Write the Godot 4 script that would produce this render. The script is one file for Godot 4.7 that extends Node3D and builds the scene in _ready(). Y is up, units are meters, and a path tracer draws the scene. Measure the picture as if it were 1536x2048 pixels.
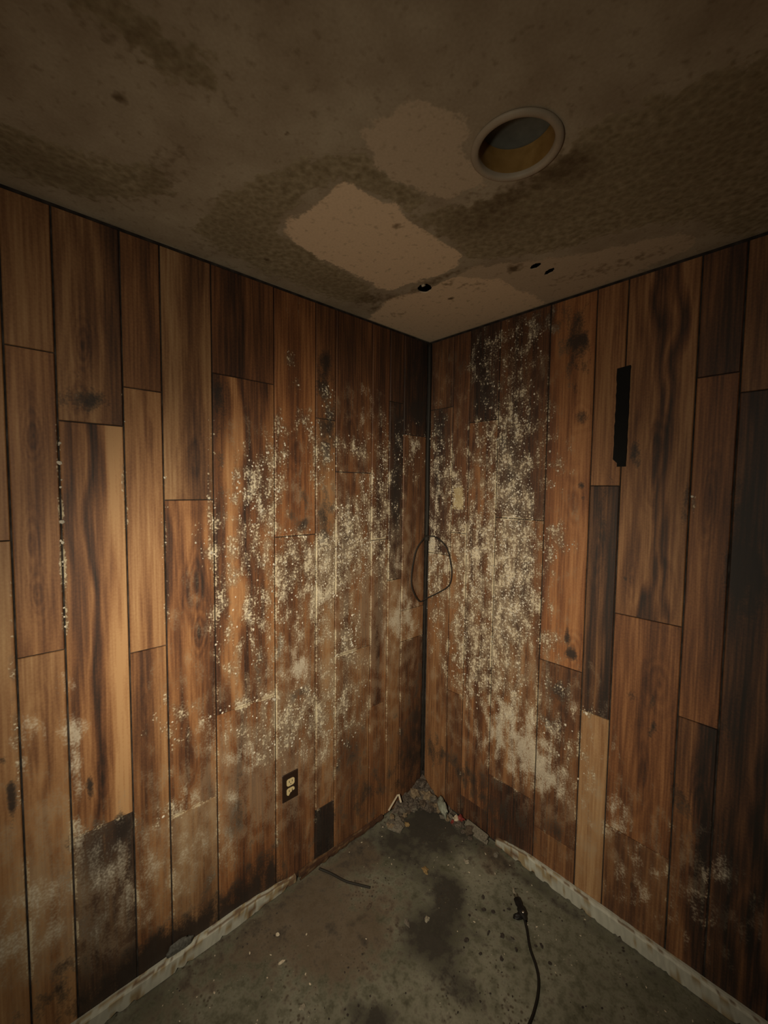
extends Node3D
# A mouldy corner of a derelict room: plank-panelled walls, scraped ceiling, stained concrete floor, one lamp behind the camera.
# The wall joint is the y axis: the left wall is the plane x = 0, the right wall the plane z = 0. Metres.

const ROOM := 3.4
const TOP := 2.4
const SPAN := 2.0          # metres of wall that one wall texture covers
const PPM := 800           # texture pixels for each metre of wall

const CAM_POS := Vector3(1.44643, 1.65214, 1.63624)
const CAM_YAW := -0.82733
const CAM_PITCH := -0.059584
const CAM_ROLL := 0.011588
const CAM_FOV := 102.178
const LAMP_POS := Vector3(1.25, 1.6, 1.91)
const LAMP_AIM := Vector3(0.26, 1.015, 0.68)
const LAMP_COLOR := Color(1.0, 0.95, 0.845)
const LAMP_ENERGY := 2.9      # the torch's hot spot
const SPILL_ENERGY := 0.66     # and the wide spill round it
const LAMP_ANGLE := 43.5
const SPILL_ANGLE := 85.0
const EXPOSURE := 1.0

# Growth, stains and darker patches on the walls: distance from the room corner, height, half width, half height, strength.
const L_DOTS := [[0.954,1.646,0.075,0.102,0.85],[0.852,1.79,0.046,0.095,0.6],[0.884,1.561,0.042,0.077,0.55],[0.808,2.142,0.017,0.026,0.5],[0.782,2.038,0.02,0.023,0.5],[0.741,1.917,0.035,0.036,0.55],[0.689,1.781,0.033,0.102,0.75],[0.633,2.012,0.025,0.061,0.7],[0.632,1.774,0.031,0.073,0.7],[0.471,1.839,0.072,0.044,0.65],[0.51,1.461,0.078,0.1,1],[0.537,1.308,0.097,0.112,0.9],[0.395,1.593,0.067,0.092,0.7],[0.355,1.381,0.056,0.119,0.8],[0.31,1.758,0.026,0.188,0.7],[0.643,1.299,0.064,0.107,0.8],[0.717,1.371,0.097,0.083,0.55],[0.853,1.345,0.086,0.118,0.55],[0.975,1.416,0.057,0.075,0.5],[0.977,1.135,0.078,0.171,0.4],[1.068,1.371,0.035,0.107,0.4],[0.506,1.008,0.04,0.087,1],[0.534,0.923,0.042,0.041,0.7],[1.018,0.843,0.095,0.019,0.6],[0.856,0.743,0.132,0.102,0.5],[0.716,0.669,0.148,0.098,0.55],[0.899,0.618,0.064,0.061,0.4],[1.088,1.195,0.027,0.09,0.5],[1.109,1.602,0.012,0.19,0.5],[1.521,1.634,0.004,0.124,0.9],[1.52,1.397,0.005,0.155,1],[1.246,0.56,0.046,0.026,0.5],[1.632,1.076,0.006,0.204,0.45],[1.33,0.864,0.011,0.013,0.7],[0.667,1.088,0.05,0.13,0.35],[0.56,0.701,0.111,0.184,0.4],[0.764,1.191,0.116,0.124,0.4],[0.251,1.591,0.04,0.145,0.4],[0.296,1.279,0.04,0.146,0.5],[1.367,1.665,0.005,0.18,0.35],[1.258,1.443,0.007,0.194,0.35],[0.135,1.84,0.09,0.099,0.4],[1.128,1.448,0.033,0.06,0.5],[1.241,0.871,0.046,0.068,0.3]]
const L_FILM := [[0.954,1.628,0.058,0.074,0.5],[0.792,2.34,0.02,0.052,0.35],[0.424,2.01,0.033,0.062,0.6],[0.411,1.673,0.03,0.032,0.5],[0.643,1.277,0.046,0.118,0.6],[0.667,1.11,0.035,0.108,0.3],[0.772,0.898,0.031,0.046,1],[0.764,0.942,0.106,0.083,0.35],[1.03,0.656,0.042,0.023,0.85],[0.972,0.606,0.026,0.04,0.9],[1.041,0.506,0.03,0.02,0.7],[1.028,0.842,0.085,0.017,0.5],[1.51,0.932,0.025,0.047,1],[1.505,0.822,0.009,0.075,0.9],[1.505,0.67,0.011,0.106,0.8],[1.529,1.055,0.018,0.04,0.5],[1.623,0.899,0.014,0.011,0.7],[1.611,0.957,0.025,0.055,0.4],[0.189,1.012,0.071,0.09,0.8],[0.086,0.978,0.069,0.067,0.6],[0.211,1.269,0.035,0.05,0.6],[1.227,0.585,0.044,0.031,0.6],[1.611,0.422,0.052,0.087,0.5],[1.619,0.502,0.016,0.029,0.6],[1.567,0.42,0.018,0.089,0.5],[1.458,0.516,0.062,0.078,0.35],[1.435,0.404,0.077,0.097,0.35],[1.663,0.418,0.029,0.084,0.4],[0.223,0.943,0.087,0.076,0.4],[1.11,0.802,0.052,0.055,0.4],[0.854,1.148,0.13,0.12,0.25],[0.666,0.628,0.154,0.134,0.3],[0.136,1.889,0.065,0.049,0.5],[1.325,0.38,0.072,0.102,0.3],[1.133,0.386,0.088,0.112,0.3],[1.482,1.899,0.007,0.007,0.4]]
const L_DARK := [[1.465,1.902,0.043,0.039,0.55],[1.442,1.87,0.021,0.028,0.5],[0.646,2.122,0.033,0.077,1],[0.632,1.889,0.038,0.114,0.9],[1.079,1.946,0.02,0.076,0.7],[1.082,1.723,0.017,0.155,0.4],[0.753,1.497,0.028,0.024,0.8],[0.765,0.798,0.035,0.025,0.7],[0.798,1.539,0.016,0.024,0.6],[0.741,1.597,0.012,0.04,0.6],[0.207,1.932,0.041,0.097,0.8],[0.226,1.713,0.03,0.169,0.9],[0.227,1.567,0.027,0.098,0.8],[0.084,2.019,0.052,0.055,0.8],[0.07,2.196,0.082,0.148,0.7],[0.853,1.579,0.017,0.019,0.5],[1.444,0.556,0.069,0.071,0.7],[1.398,0.585,0.018,0.032,0.7],[1.461,0.39,0.075,0.096,0.4],[1.032,0.404,0.035,0.049,0.5],[0.502,0.444,0.075,0.084,0.6],[1.646,0.805,0.008,0.047,1],[1.476,0.755,0.007,0.046,0.9],[1.659,0.922,0.007,0.011,0.8],[0.639,0.149,0.048,0.082,0.9],[0.813,-0.046,0.164,0.066,1],[0.945,0.088,0.083,0.124,0.9],[1.12,0.052,0.108,0.077,1],[1.388,0.084,0.123,0.068,0.9],[1.286,0.087,0.092,0.071,0.8],[0.409,0.18,0.126,0.101,0.5],[0.13,0.282,0.083,0.192,0.55],[0.033,0.379,0.04,0.337,0.6],[0.664,-0.021,0.158,0.046,0.6],[1.574,0.194,0.066,0.061,0.5],[1.022,0.516,0.015,0.077,0.4],[0.939,0.971,0.02,0.078,0.4],[0.865,1.03,0.022,0.08,0.4],[1.144,0.242,0.038,0.094,0.4],[0.643,1.427,0.031,0.085,0.6],[0.631,1.554,0.036,0.084,0.5]]  # knots, mould and stains, plus broad darker patches along the wall foot
const R_DOTS := [[0.081,1.845,0.059,0.151,0.55],[0.165,1.692,0.062,0.099,0.65],[0.216,1.497,0.067,0.147,0.7],[0.307,1.361,0.085,0.143,0.9],[0.434,1.602,0.076,0.179,0.85],[0.504,1.712,0.06,0.173,0.85],[0.538,1.41,0.056,0.239,1.1],[0.482,1.27,0.079,0.201,1],[0.501,1.093,0.078,0.134,1],[0.424,1.913,0.114,0.121,0.65],[0.505,2.033,0.059,0.085,0.65],[0.414,2.221,0.114,0.099,0.6],[0.554,2.273,0.056,0.072,0.65],[0.373,2.307,0.036,0.036,0.5],[0.257,1.109,0.065,0.196,0.7],[0.373,1.015,0.095,0.142,0.7],[0.295,0.798,0.087,0.11,0.5],[0.458,0.852,0.115,0.115,0.6],[0.691,1.447,0.053,0.052,0.75],[0.663,1.352,0.032,0.045,0.5],[0.639,1.126,0.031,0.106,0.6],[0.697,1.015,0.033,0.037,0.6],[0.713,0.853,0.041,0.041,0.5],[0.096,1.258,0.066,0.155,0.7],[0.062,1.564,0.034,0.231,0.6],[0.06,1.094,0.048,0.158,0.5],[0.853,0.805,0.022,0.023,0.7],[0.659,1.75,0.062,0.081,0.35],[0.754,0.596,0.08,0.124,0.35],[0.463,0.69,0.154,0.093,0.5],[1.14,1.607,0.006,0.026,0.7],[0.621,1.935,0.033,0.061,0.4],[0.323,1.784,0.055,0.093,0.5],[0.187,0.865,0.094,0.152,0.4]]
const R_FILM := [[0.516,0.619,0.118,0.102,0.85],[0.47,0.48,0.115,0.082,0.7],[0.707,0.455,0.074,0.064,1],[0.617,0.462,0.079,0.088,0.6],[0.67,0.577,0.076,0.086,0.45],[0.951,0.477,0.027,0.042,0.8],[0.966,0.412,0.041,0.038,0.5],[1.059,0.323,0.045,0.025,0.6],[1.028,0.377,0.008,0.022,0.8],[1.25,0.443,0.022,0.046,0.7],[0.739,0.716,0.06,0.083,0.4],[0.042,1.564,0.03,0.208,0.7],[0.062,1.305,0.047,0.073,0.9],[0.144,1.277,0.026,0.127,0.6],[0.314,1.314,0.028,0.119,0.7],[0.596,2.322,0.06,0.06,0.4],[0.437,2.28,0.149,0.087,0.3],[0.545,1.214,0.094,0.174,0.4],[0.322,0.88,0.142,0.194,0.3],[0.847,0.46,0.026,0.12,0.25],[0.894,0.666,0.044,0.048,0.3],[1.017,0.196,0.064,0.056,0.3],[1.194,0.244,0.053,0.069,0.25]]
const R_DARK := [[0.354,2.077,0.067,0.085,0.8],[0.078,1.97,0.045,0.075,0.9],[0.451,1.856,0.029,0.039,0.9],[0.28,2.295,0.084,0.092,0.5],[0.773,0.999,0.022,0.02,1.2],[0.756,1.073,0.01,0.028,1.1],[0.78,1.933,0.017,0.027,0.9],[0.785,1.67,0.009,0.012,1],[0.793,1.618,0.008,0.009,0.9],[0.725,0.825,0.037,0.058,0.8],[0.687,0.693,0.038,0.038,0.7],[0.74,0.242,0.037,0.038,0.7],[1.253,1.535,0.023,0.167,0.5],[1.29,1.358,0.04,0.09,0.8],[1.263,1.445,0.028,0.076,0.5],[0.454,0.159,0.157,0.084,0.6],[0.266,0.266,0.151,0.064,0.5],[0.869,1.522,0.025,0.149,0.4],[0.952,1.333,0.007,0.009,1],[1.118,1.614,0.009,0.052,0.9],[0.958,1.802,0.008,0.044,0.5],[0.974,1.758,0.011,0.052,0.6],[0.991,0.807,0.005,0.006,0.5],[1.062,0.829,0.006,0.017,0.8],[1.056,0.926,0.006,0.028,0.7],[1.002,0.913,0.022,0.019,0.5],[0.596,2.322,0.13,0.081,0.35],[0.742,2.188,0.039,0.114,0.5],[1.242,0.886,0.036,0.064,0.5],[1.164,0.608,0.04,0.084,0.4],[1.054,0.799,0.006,0.014,0.8],[1.242,0.074,0.005,0.041,0.8],[1.019,0.217,0.01,0.015,0.8],[0.617,2.336,0.064,0.04,0.3],[0.087,0.268,0.048,0.081,0.5],[1.275,0.444,0.014,0.194,0.5],[0.761,2.203,0.023,0.076,0.6]]  # the lowest entries are darker patches near the floor

const L_DUST := [[0.641,0.841,0.398,0.51,0.7],[0.856,0.64,0.29,0.228,0.6],[1.395,0.377,0.273,0.181,0.9],[0.452,1.412,0.266,0.412,0.6],[0.188,0.961,0.178,0.387,0.5],[1.597,0.516,0.096,0.218,0.8],[1.022,0.477,0.193,0.195,0.4],[0.935,1.6,0.119,0.224,0.3]]
const R_DUST := [[0.35,0.889,0.252,0.551,0.7],[0.656,0.658,0.175,0.258,0.6],[0.438,1.489,0.205,0.517,0.5],[0.993,0.372,0.196,0.169,0.4],[0.464,2.21,0.196,0.171,0.4],[0.088,1.591,0.099,0.51,0.4],[1.216,0.349,0.103,0.15,0.3],[0.731,0.371,0.124,0.169,0.4]]

# Knots and swirls in the grain
const L_FIGURE := [[1.573,1.78,0.022,0.079,1],[1.588,1.487,0.027,0.094,1],[1.578,1.35,0.023,0.068,0.8],[1.465,1.895,0.039,0.062,1.2],[1.167,1.736,0.047,0.182,1.2],[1.297,1.791,0.03,0.185,0.7],[1.17,1.349,0.042,0.205,0.9],[1.595,0.95,0.035,0.182,0.9],[1.16,1.154,0.026,0.087,1],[1.461,2.04,0.029,0.083,0.7],[1.445,0.762,0.025,0.109,0.6],[1.328,0.969,0.031,0.13,0.8],[0.775,1.796,0.059,0.157,0.6],[0.514,1.922,0.066,0.13,0.5],[1.016,1.143,0.052,0.223,0.6],[1.187,0.744,0.043,0.16,0.6],[1.626,0.623,0.03,0.113,0.7]]
const R_FIGURE := [[0.781,1.927,0.033,0.076,1.2],[1.076,0.986,0.044,0.121,1],[1.08,1.369,0.056,0.152,0.9],[0.972,1.333,0.026,0.072,1],[0.765,1.612,0.046,0.175,0.8],[0.772,1.017,0.039,0.08,1.2],[1.026,1.79,0.044,0.186,0.9],[1.182,1.624,0.03,0.189,0.6],[1.288,1.403,0.033,0.135,1],[1.045,0.648,0.051,0.162,0.7],[1.202,0.649,0.03,0.166,0.8],[0.74,0.695,0.052,0.124,0.7],[0.855,1.426,0.029,0.151,0.8],[0.901,2.187,0.033,0.159,0.5]]
# Planks: lower bound of the column, upper bound, then for each board: top, bottom, tint, darkness across it as one faces it.
const L_PLANKS := [
	[0.013, 0.181, [[2.39, 1.915, 0.0, [0.8, 0.85, 0.9]], [1.915, 1.03, 0.1, [0.6, 0.68, 0.55]], [1.03, 0.87, 0.0, [0.45, 0.5, 0.5]], [0.87, 0.01, 0.0, [0.62, 0.7, 0.72]]]],
	[0.181, 0.276, [[2.39, 2.06, 0.0, [0.72, 0.78, 0.7]], [2.06, 1.198, -0.2, [0.8, 0.88, 0.7]], [1.198, 0.01, 0.0, [0.5, 0.42, 0.5]]]],
	[0.276, 0.385, [[2.39, 1.404, 0.3, [0.6, 0.78, 0.65]], [1.404, 0.6, 0.4, [0.6, 0.82, 0.55]], [0.6, 0.01, 0.2, [0.5, 0.58, 0.45]]]],
	[0.385, 0.589, [[2.39, 1.716, 0.2, [0.62, 0.72, 0.6, 0.7, 0.6]], [1.716, 0.907, 0.2, [0.58, 0.72, 0.5, 0.6, 0.5]], [0.907, 0.01, 0.0, [0.5, 0.66, 0.6, 0.5, 0.45]]]],
	[0.589, 0.689, [[2.39, 1.932, 0.2, [0.58, 0.52, 0.62]], [1.932, 0.252, 0.0, [0.6, 0.42, 0.35, 0.42]], [0.252, 0.01, -0.3, [0.93, 1.0, 0.96]]]],
	[0.689, 0.874, [[2.39, 1.455, 0.5, [0.52, 0.42, 0.55, 0.62, 0.42, 0.4]], [1.455, 0.01, 0.2, [0.45, 0.6, 0.66, 0.58, 0.62, 0.5]]]],
	[0.874, 1.104, [[2.39, 2.033, 0.3, [0.58, 0.72, 0.8, 0.6, 0.66, 0.6]], [2.033, 0.833, 0.3, [0.72, 0.6, 0.28, 0.22, 0.8, 0.62, 0.7, 0.4, 0.3]], [0.833, 0.01, 0.4, [0.38, 0.5, 0.78, 0.55, 0.68, 0.45]]]],
	[1.104, 1.26, [[2.39, 1.603, -0.2, [0.3, 0.24, 0.4, 0.66, 0.55, 0.3]], [1.603, 0.538, 0.3, [0.66, 0.4, 0.62, 0.32, 0.55, 0.7, 0.42]], [0.538, 0.01, -0.3, [0.4, 0.34, 0.4, 0.46, 0.34]]]],
	[1.26, 1.366, [[2.39, 1.942, 0.1, [0.42, 0.5, 0.6, 0.45]], [1.942, 1.13, 0.1, [0.32, 0.2, 0.42, 0.24, 0.3]], [1.13, 0.01, 0.1, [0.4, 0.66, 0.55, 0.32, 0.3]]]],
	[1.366, 1.522, [[2.39, 1.825, -0.1, [0.42, 0.3, 0.52, 0.34, 0.66, 0.72]], [1.825, 0.619, 0.2, [0.3, 0.66, 0.5, 0.34, 0.86, 0.55, 0.3, 0.03, 0.02, 0.06]], [0.619, 0.01, -1.0, [0.6, 0.66, 0.7, 0.66, 0.8]]]],
	[1.522, 1.626, [[2.39, 2.005, 0.0, [0.36, 0.3, 0.36, 0.36]], [2.005, 1.185, 0.2, [0.42, 0.3, 0.48, 0.36, 0.48]], [1.185, 0.01, 0.0, [0.3, 0.2, 0.42, 0.28, 0.26]]]],
	[1.626, 1.78, [[2.39, 1.502, 0.1, [0.4, 0.3, 0.32]], [1.502, 0.01, 0.0, [0.3, 0.18, 0.22]]]],
	[1.78, 2.0, [[2.39, 1.1, 0.1, [0.5, 0.3, 0.6, 0.35]], [1.1, 0.01, 0.0, [0.3, 0.5, 0.4]]]],
]
const R_PLANKS := [
	[0.013, 0.158, [[2.39, 2.051, 0.0, [0.72, 0.6, 0.66]], [2.051, 1.314, -0.2, [0.7, 0.84, 0.58]], [1.314, 0.01, 0.0, [0.48, 0.4, 0.52]]]],
	[0.158, 0.256, [[2.39, 1.432, 0.2, [0.72, 0.66, 0.6]], [1.432, 0.625, 0.1, [0.46, 0.4, 0.46]], [0.625, 0.01, 0.0, [0.6, 0.62, 0.6]]]],
	[0.256, 0.413, [[2.39, 1.962, -0.1, [0.8, 0.88, 0.8]], [1.962, 0.12, 0.2, [0.42, 0.7, 0.4, 0.74, 0.44, 0.64]], [0.12, 0.01, 0.0, [0.75, 0.8, 0.75]]]],
	[0.413, 0.641, [[2.39, 1.522, 0.1, [0.62, 0.7, 0.76, 0.62, 0.72, 0.6]], [1.522, 0.312, 0.1, [0.7, 0.42, 0.72, 0.36, 0.76, 0.4, 0.66, 0.44, 0.6]], [0.312, 0.01, 0.2, [0.7, 0.86, 0.92, 0.7]]]],
	[0.641, 0.818, [[2.39, 0.94, 0.6, [0.66, 0.46, 0.34, 0.46, 0.26, 0.3, 0.4]], [0.94, 0.205, 0.1, [0.5, 0.72, 0.6, 0.66, 0.6]], [0.205, 0.01, 0.0, [0.6, 0.46, 0.56]]]],
	[0.818, 0.922, [[2.39, 1.667, 0.2, [0.4, 0.32, 0.36]], [1.667, 0.793, -0.2, [0.5, 0.8, 0.56, 0.9, 0.84]], [0.793, 0.01, -0.1, [0.2, 0.14, 0.22]]]],
	[0.922, 1.13, [[2.39, 1.202, 0.1, [0.42, 0.36, 0.5, 0.34, 0.8, 0.4, 0.74, 0.3, 0.34]], [1.202, 0.39, 0.4, [0.54, 0.46, 0.52, 0.58, 0.5, 0.54]], [0.39, 0.01, -0.1, [0.5, 0.66, 0.58, 0.5, 0.55]]]],
	[1.13, 1.238, [[2.39, 2.011, 0.0, [0.62, 0.7, 0.74]], [2.011, 0.9, 0.4, [0.46, 0.48, 0.54, 0.6]], [0.9, 0.01, 0.1, [0.6, 0.5, 0.82, 0.92]]]],
	[1.238, 1.39, [[2.39, 1.948, -0.1, [0.44, 0.56, 0.5]], [1.948, 0.01, -0.1, [0.7, 0.8, 0.9, 0.66, 0.94, 0.55]]]],
	[1.39, 1.6, [[2.39, 1.35, 0.1, [0.4, 0.6, 0.35, 0.5]], [1.35, 0.01, 0.0, [0.35, 0.5, 0.4]]]],
	[1.6, 2.0, [[2.39, 0.9, 0.0, [0.5, 0.35, 0.6, 0.4]], [0.9, 0.01, 0.1, [0.4, 0.3, 0.5]]]],
]

# Ceiling: patches scraped smooth, and areas where the sprayed texture still clings (x, z).
const C_SMOOTH := [
	[[0.305, 1.023], [0.6, 0.992], [0.614, 0.825], [0.594, 0.702], [0.604, 0.522], [0.503, 0.471], [0.247, 0.541], [0.258, 0.65], [0.256, 0.842]],
	[[0.0, 0.0], [0.62, 0.0], [0.6, 0.3], [0.5, 0.43], [0.36, 0.43], [0.22, 0.49], [0.0, 0.42]],
]
const C_SMOOTH_DARKER := [  # scraped smooth like the patches above, in a darker tone
	[[0.734, 1.062], [0.879, 1.021], [0.9, 0.915], [0.844, 0.85], [0.83, 0.74], [0.722, 0.76], [0.672, 0.958]],
	[[0.58, 0.0], [0.9, 0.0], [1.15, 0.06], [1.1, 0.17], [0.85, 0.26], [0.6, 0.43], [0.5, 0.43]],
]
const C_ROUGH := [
	[[0.627, 0.8], [0.76, 0.702], [0.9, 0.66], [1.072, 0.72], [1.324, 0.66], [1.6, 0.5], [1.5, 0.0], [1.2, 0.02], [1.156, 0.195], [1.014, 0.3], [0.792, 0.34], [0.6, 0.48], [0.62, 0.6]],
	[[0.532, 1.138], [0.7, 1.03], [0.69, 0.8], [0.63, 0.8], [0.6, 1.02], [0.427, 1.04], [0.3, 1.05], [0.27, 0.85], [0.24, 0.62], [0.13, 0.5], [0.06, 0.62], [0.05, 0.95], [0.12, 1.2], [0.3, 1.2]],
	[[0.6, 1.9], [0.6, 1.52], [0.585, 1.389], [0.6, 1.3], [0.66, 1.33], [0.67, 1.45], [0.66, 1.9]],
	[[0.241, 1.9], [0.24, 1.6], [0.26, 1.45], [0.33, 1.34], [0.25, 1.3], [0.16, 1.36], [0.08, 1.445], [0.055, 1.62], [0.06, 1.9]],
]
# x, z, half sizes, strength
const C_STAIN := [[0.4, 0.46, 0.14, 0.016, 0.5], [0.15, 0.55, 0.05, 0.03, 0.55], [0.2, 0.5, 0.05, 0.025, 0.5], [0.1, 0.47, 0.04, 0.02, 0.4], [0.13, 0.36, 0.03, 0.02, 0.4], [0.45, 0.41, 0.02, 0.015, 0.5], [0.48, 0.36, 0.02, 0.015, 0.4], [0.53, 0.33, 0.025, 0.015, 0.4], [0.5, 0.3, 0.015, 0.015, 0.4], [0.68, 0.34, 0.03, 0.02, 0.6], [0.66, 0.33, 0.02, 0.02, 0.4], [0.56, 0.78, 0.02, 0.012, 0.7], [0.384, 0.312, 0.012, 0.008, 1.2], [0.135, 0.97, 0.006, 0.006, 1.3], [0.62, 1.17, 0.005, 0.005, 1.3], [0.47, 1.45, 0.012, 0.012, 0.7], [0.42, 1.63, 0.014, 0.014, 0.7], [0.9, 0.66, 0.09, 0.03, 0.6], [0.72, 0.66, 0.09, 0.07, 0.5], [0.84, 0.55, 0.12, 0.08, 0.35], [1.0, 0.64, 0.05, 0.05, 0.5], [0.96, 0.1, 0.12, 0.025, 0.35], [0.8, 0.14, 0.1, 0.02, 0.3], [1.2, 0.5, 0.2, 0.16, 0.3], [0.2, 1.1, 0.14, 0.1, 0.25], [0.15, 0.7, 0.06, 0.12, 0.3], [0.62, 1.42, 0.04, 0.1, 0.4], [0.14, 1.52, 0.06, 0.12, 0.4], [0.3, 1.33, 0.1, 0.03, 0.4]]

# Floor: x, z, half sizes, strength
const F_DARK := [[0.1, 0.06, 0.12, 0.1, 1.0], [0.22, 0.12, 0.12, 0.1, 1.0], [0.18, 0.26, 0.1, 0.1, 0.9], [0.3, 0.36, 0.12, 0.06, 0.6], [0.44, 0.34, 0.05, 0.05, 1.0], [0.48, 0.36, 0.05, 0.06, 1.0], [0.51, 0.4, 0.04, 0.05, 0.8], [0.55, 0.48, 0.07, 0.06, 0.8], [0.48, 0.52, 0.06, 0.06, 0.8], [0.5, 0.58, 0.07, 0.06, 0.7], [0.6, 0.55, 0.07, 0.05, 0.7], [0.72, 0.57, 0.04, 0.03, 0.8], [0.66, 0.6, 0.05, 0.04, 0.5], [0.58, 0.82, 0.03, 0.035, 1.0], [0.55, 0.86, 0.03, 0.04, 1.0], [0.5, 0.87, 0.02, 0.025, 0.8], [0.05, 0.5, 0.1, 0.12, 0.5], [0.42, 0.08, 0.1, 0.06, 0.5], [0.58, 0.06, 0.08, 0.03, 0.5], [0.75, 0.05, 0.12, 0.025, 0.5], [1.0, 0.05, 0.2, 0.025, 0.4], [0.05, 1.1, 0.03, 0.3, 0.5], [0.1, 0.36, 0.08, 0.06, 0.5], [0.3, 0.2, 0.05, 0.03, 0.5], [0.37, 0.72, 0.03, 0.01, 0.7], [0.3, 0.68, 0.01, 0.025, 0.7], [0.29, 0.72, 0.012, 0.012, 0.8], [0.15, 0.95, 0.04, 0.03, 0.5], [0.25, 0.78, 0.03, 0.02, 0.5], [0.72, 0.32, 0.02, 0.01, 0.7], [0.64, 0.4, 0.03, 0.012, 0.6]]  # wet stains by the corner, darker strips along baseboards, small blob near camera
const F_BROWN := [[0.3, 0.68, 0.14, 0.16, 0.9], [0.2, 0.9, 0.12, 0.12, 0.8], [0.08, 0.5, 0.06, 0.05, 1.0], [0.12, 0.47, 0.06, 0.04, 0.7], [0.1, 0.8, 0.08, 0.2, 0.7], [0.5, 0.1, 0.06, 0.05, 0.8], [0.08, 1.15, 0.08, 0.2, 0.6], [0.36, 0.8, 0.08, 0.1, 0.5], [0.5, 0.05, 0.1, 0.03, 0.7], [0.06, 0.62, 0.04, 0.14, 0.8]]
const F_PALE := [[0.46, 0.17, 0.07, 0.06, 1.0], [0.53, 0.2, 0.07, 0.07, 0.8], [0.42, 0.18, 0.03, 0.02, 0.8], [0.86, 0.36, 0.14, 0.14, 0.5], [0.8, 0.62, 0.2, 0.16, 0.6], [0.66, 0.74, 0.18, 0.14, 0.5], [0.3, 0.14, 0.1, 0.02, 0.5], [0.38, 0.1, 0.1, 0.05, 0.5], [0.1, 0.42, 0.06, 0.05, 0.4], [0.4, 0.95, 0.2, 0.2, 0.35], [0.53, 0.56, 0.03, 0.012, 0.6], [0.62, 0.33, 0.05, 0.04, 0.4], [0.66, 0.46, 0.06, 0.05, 0.4], [0.24, 0.3, 0.03, 0.015, 0.5], [0.33, 0.27, 0.06, 0.01, 0.5]]

var taken := {}
var mats := {}

# ---------------------------------------------------------------- helpers
func numbered(called: String) -> String:
	var n: int = taken.get(called, 0)
	taken[called] = n + 1
	return called if n == 0 else "%s_%03d" % [called, n]

func tag(o: Node3D, label: String, category: String, group := "", kind := "") -> Node3D:
	o.set_meta("label", label)
	o.set_meta("category", category)
	if group:
		o.set_meta("group", group)
	if kind:
		o.set_meta("kind", kind)
	return o

func base(called: String, at := Vector3.ZERO) -> Node3D:
	var o := Node3D.new()
	o.name = numbered(called)
	add_child(o)
	o.position = at
	return o

func part(called: String, m: Mesh, mat: Material, parent: Node3D) -> MeshInstance3D:
	var o := MeshInstance3D.new()
	o.name = called
	o.mesh = m
	o.material_override = mat
	parent.add_child(o, true)
	return o

func solo(called: String, m: Mesh, mat: Material, at := Vector3.ZERO) -> MeshInstance3D:
	var o := MeshInstance3D.new()
	o.name = numbered(called)
	o.mesh = m
	o.material_override = mat
	add_child(o)
	o.position = at
	return o

func paint(color: Color, rough := 0.8, metal := 0.0) -> StandardMaterial3D:
	var m := StandardMaterial3D.new()
	m.albedo_color = color
	m.roughness = rough
	m.metallic = metal
	return m

func grained(color: Color, amount: float, cell: float, rough := 0.85, seed_ := 3) -> StandardMaterial3D:
	# one colour with a speckled grain, mapped on three planes
	var n := FastNoiseLite.new()
	n.seed = seed_
	n.frequency = 0.035
	n.fractal_octaves = 4
	var t := NoiseTexture2D.new()
	t.width = 256
	t.height = 256
	t.seamless = true
	t.noise = n
	var g := Gradient.new()
	g.set_color(0, color.darkened(amount))
	g.set_color(1, color.lightened(amount * 0.6))
	t.color_ramp = g
	var m := StandardMaterial3D.new()
	m.albedo_texture = t
	m.roughness = rough
	m.uv1_triplanar = true
	m.uv1_world_triplanar = true
	m.uv1_scale = Vector3.ONE / cell
	return m

func face(st: SurfaceTool, a: Vector3, b: Vector3, c: Vector3, n: Vector3) -> void:
	# front faces run clockwise seen from the side that n points to
	if (b - a).cross(c - a).dot(n) > 0.0:
		var k := b
		b = c
		c = k
	for v in [a, b, c]:
		st.add_vertex(v)

func quad(st: SurfaceTool, a: Vector3, b: Vector3, c: Vector3, d: Vector3, n: Vector3) -> void:
	face(st, a, b, c, n)
	face(st, a, c, d, n)

func begin() -> SurfaceTool:
	var st := SurfaceTool.new()
	st.begin(Mesh.PRIMITIVE_TRIANGLES)
	return st

func done(st: SurfaceTool, smooth := false) -> ArrayMesh:
	if smooth:
		st.index()
	st.generate_normals()
	return st.commit()

func block(lo: Vector3, hi: Vector3, bevel := 0.0) -> ArrayMesh:
	# a box with chamfered edges
	var st := begin()
	st.set_smooth_group(-1)
	add_block(st, lo, hi, bevel, Transform3D.IDENTITY)
	return done(st)

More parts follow.
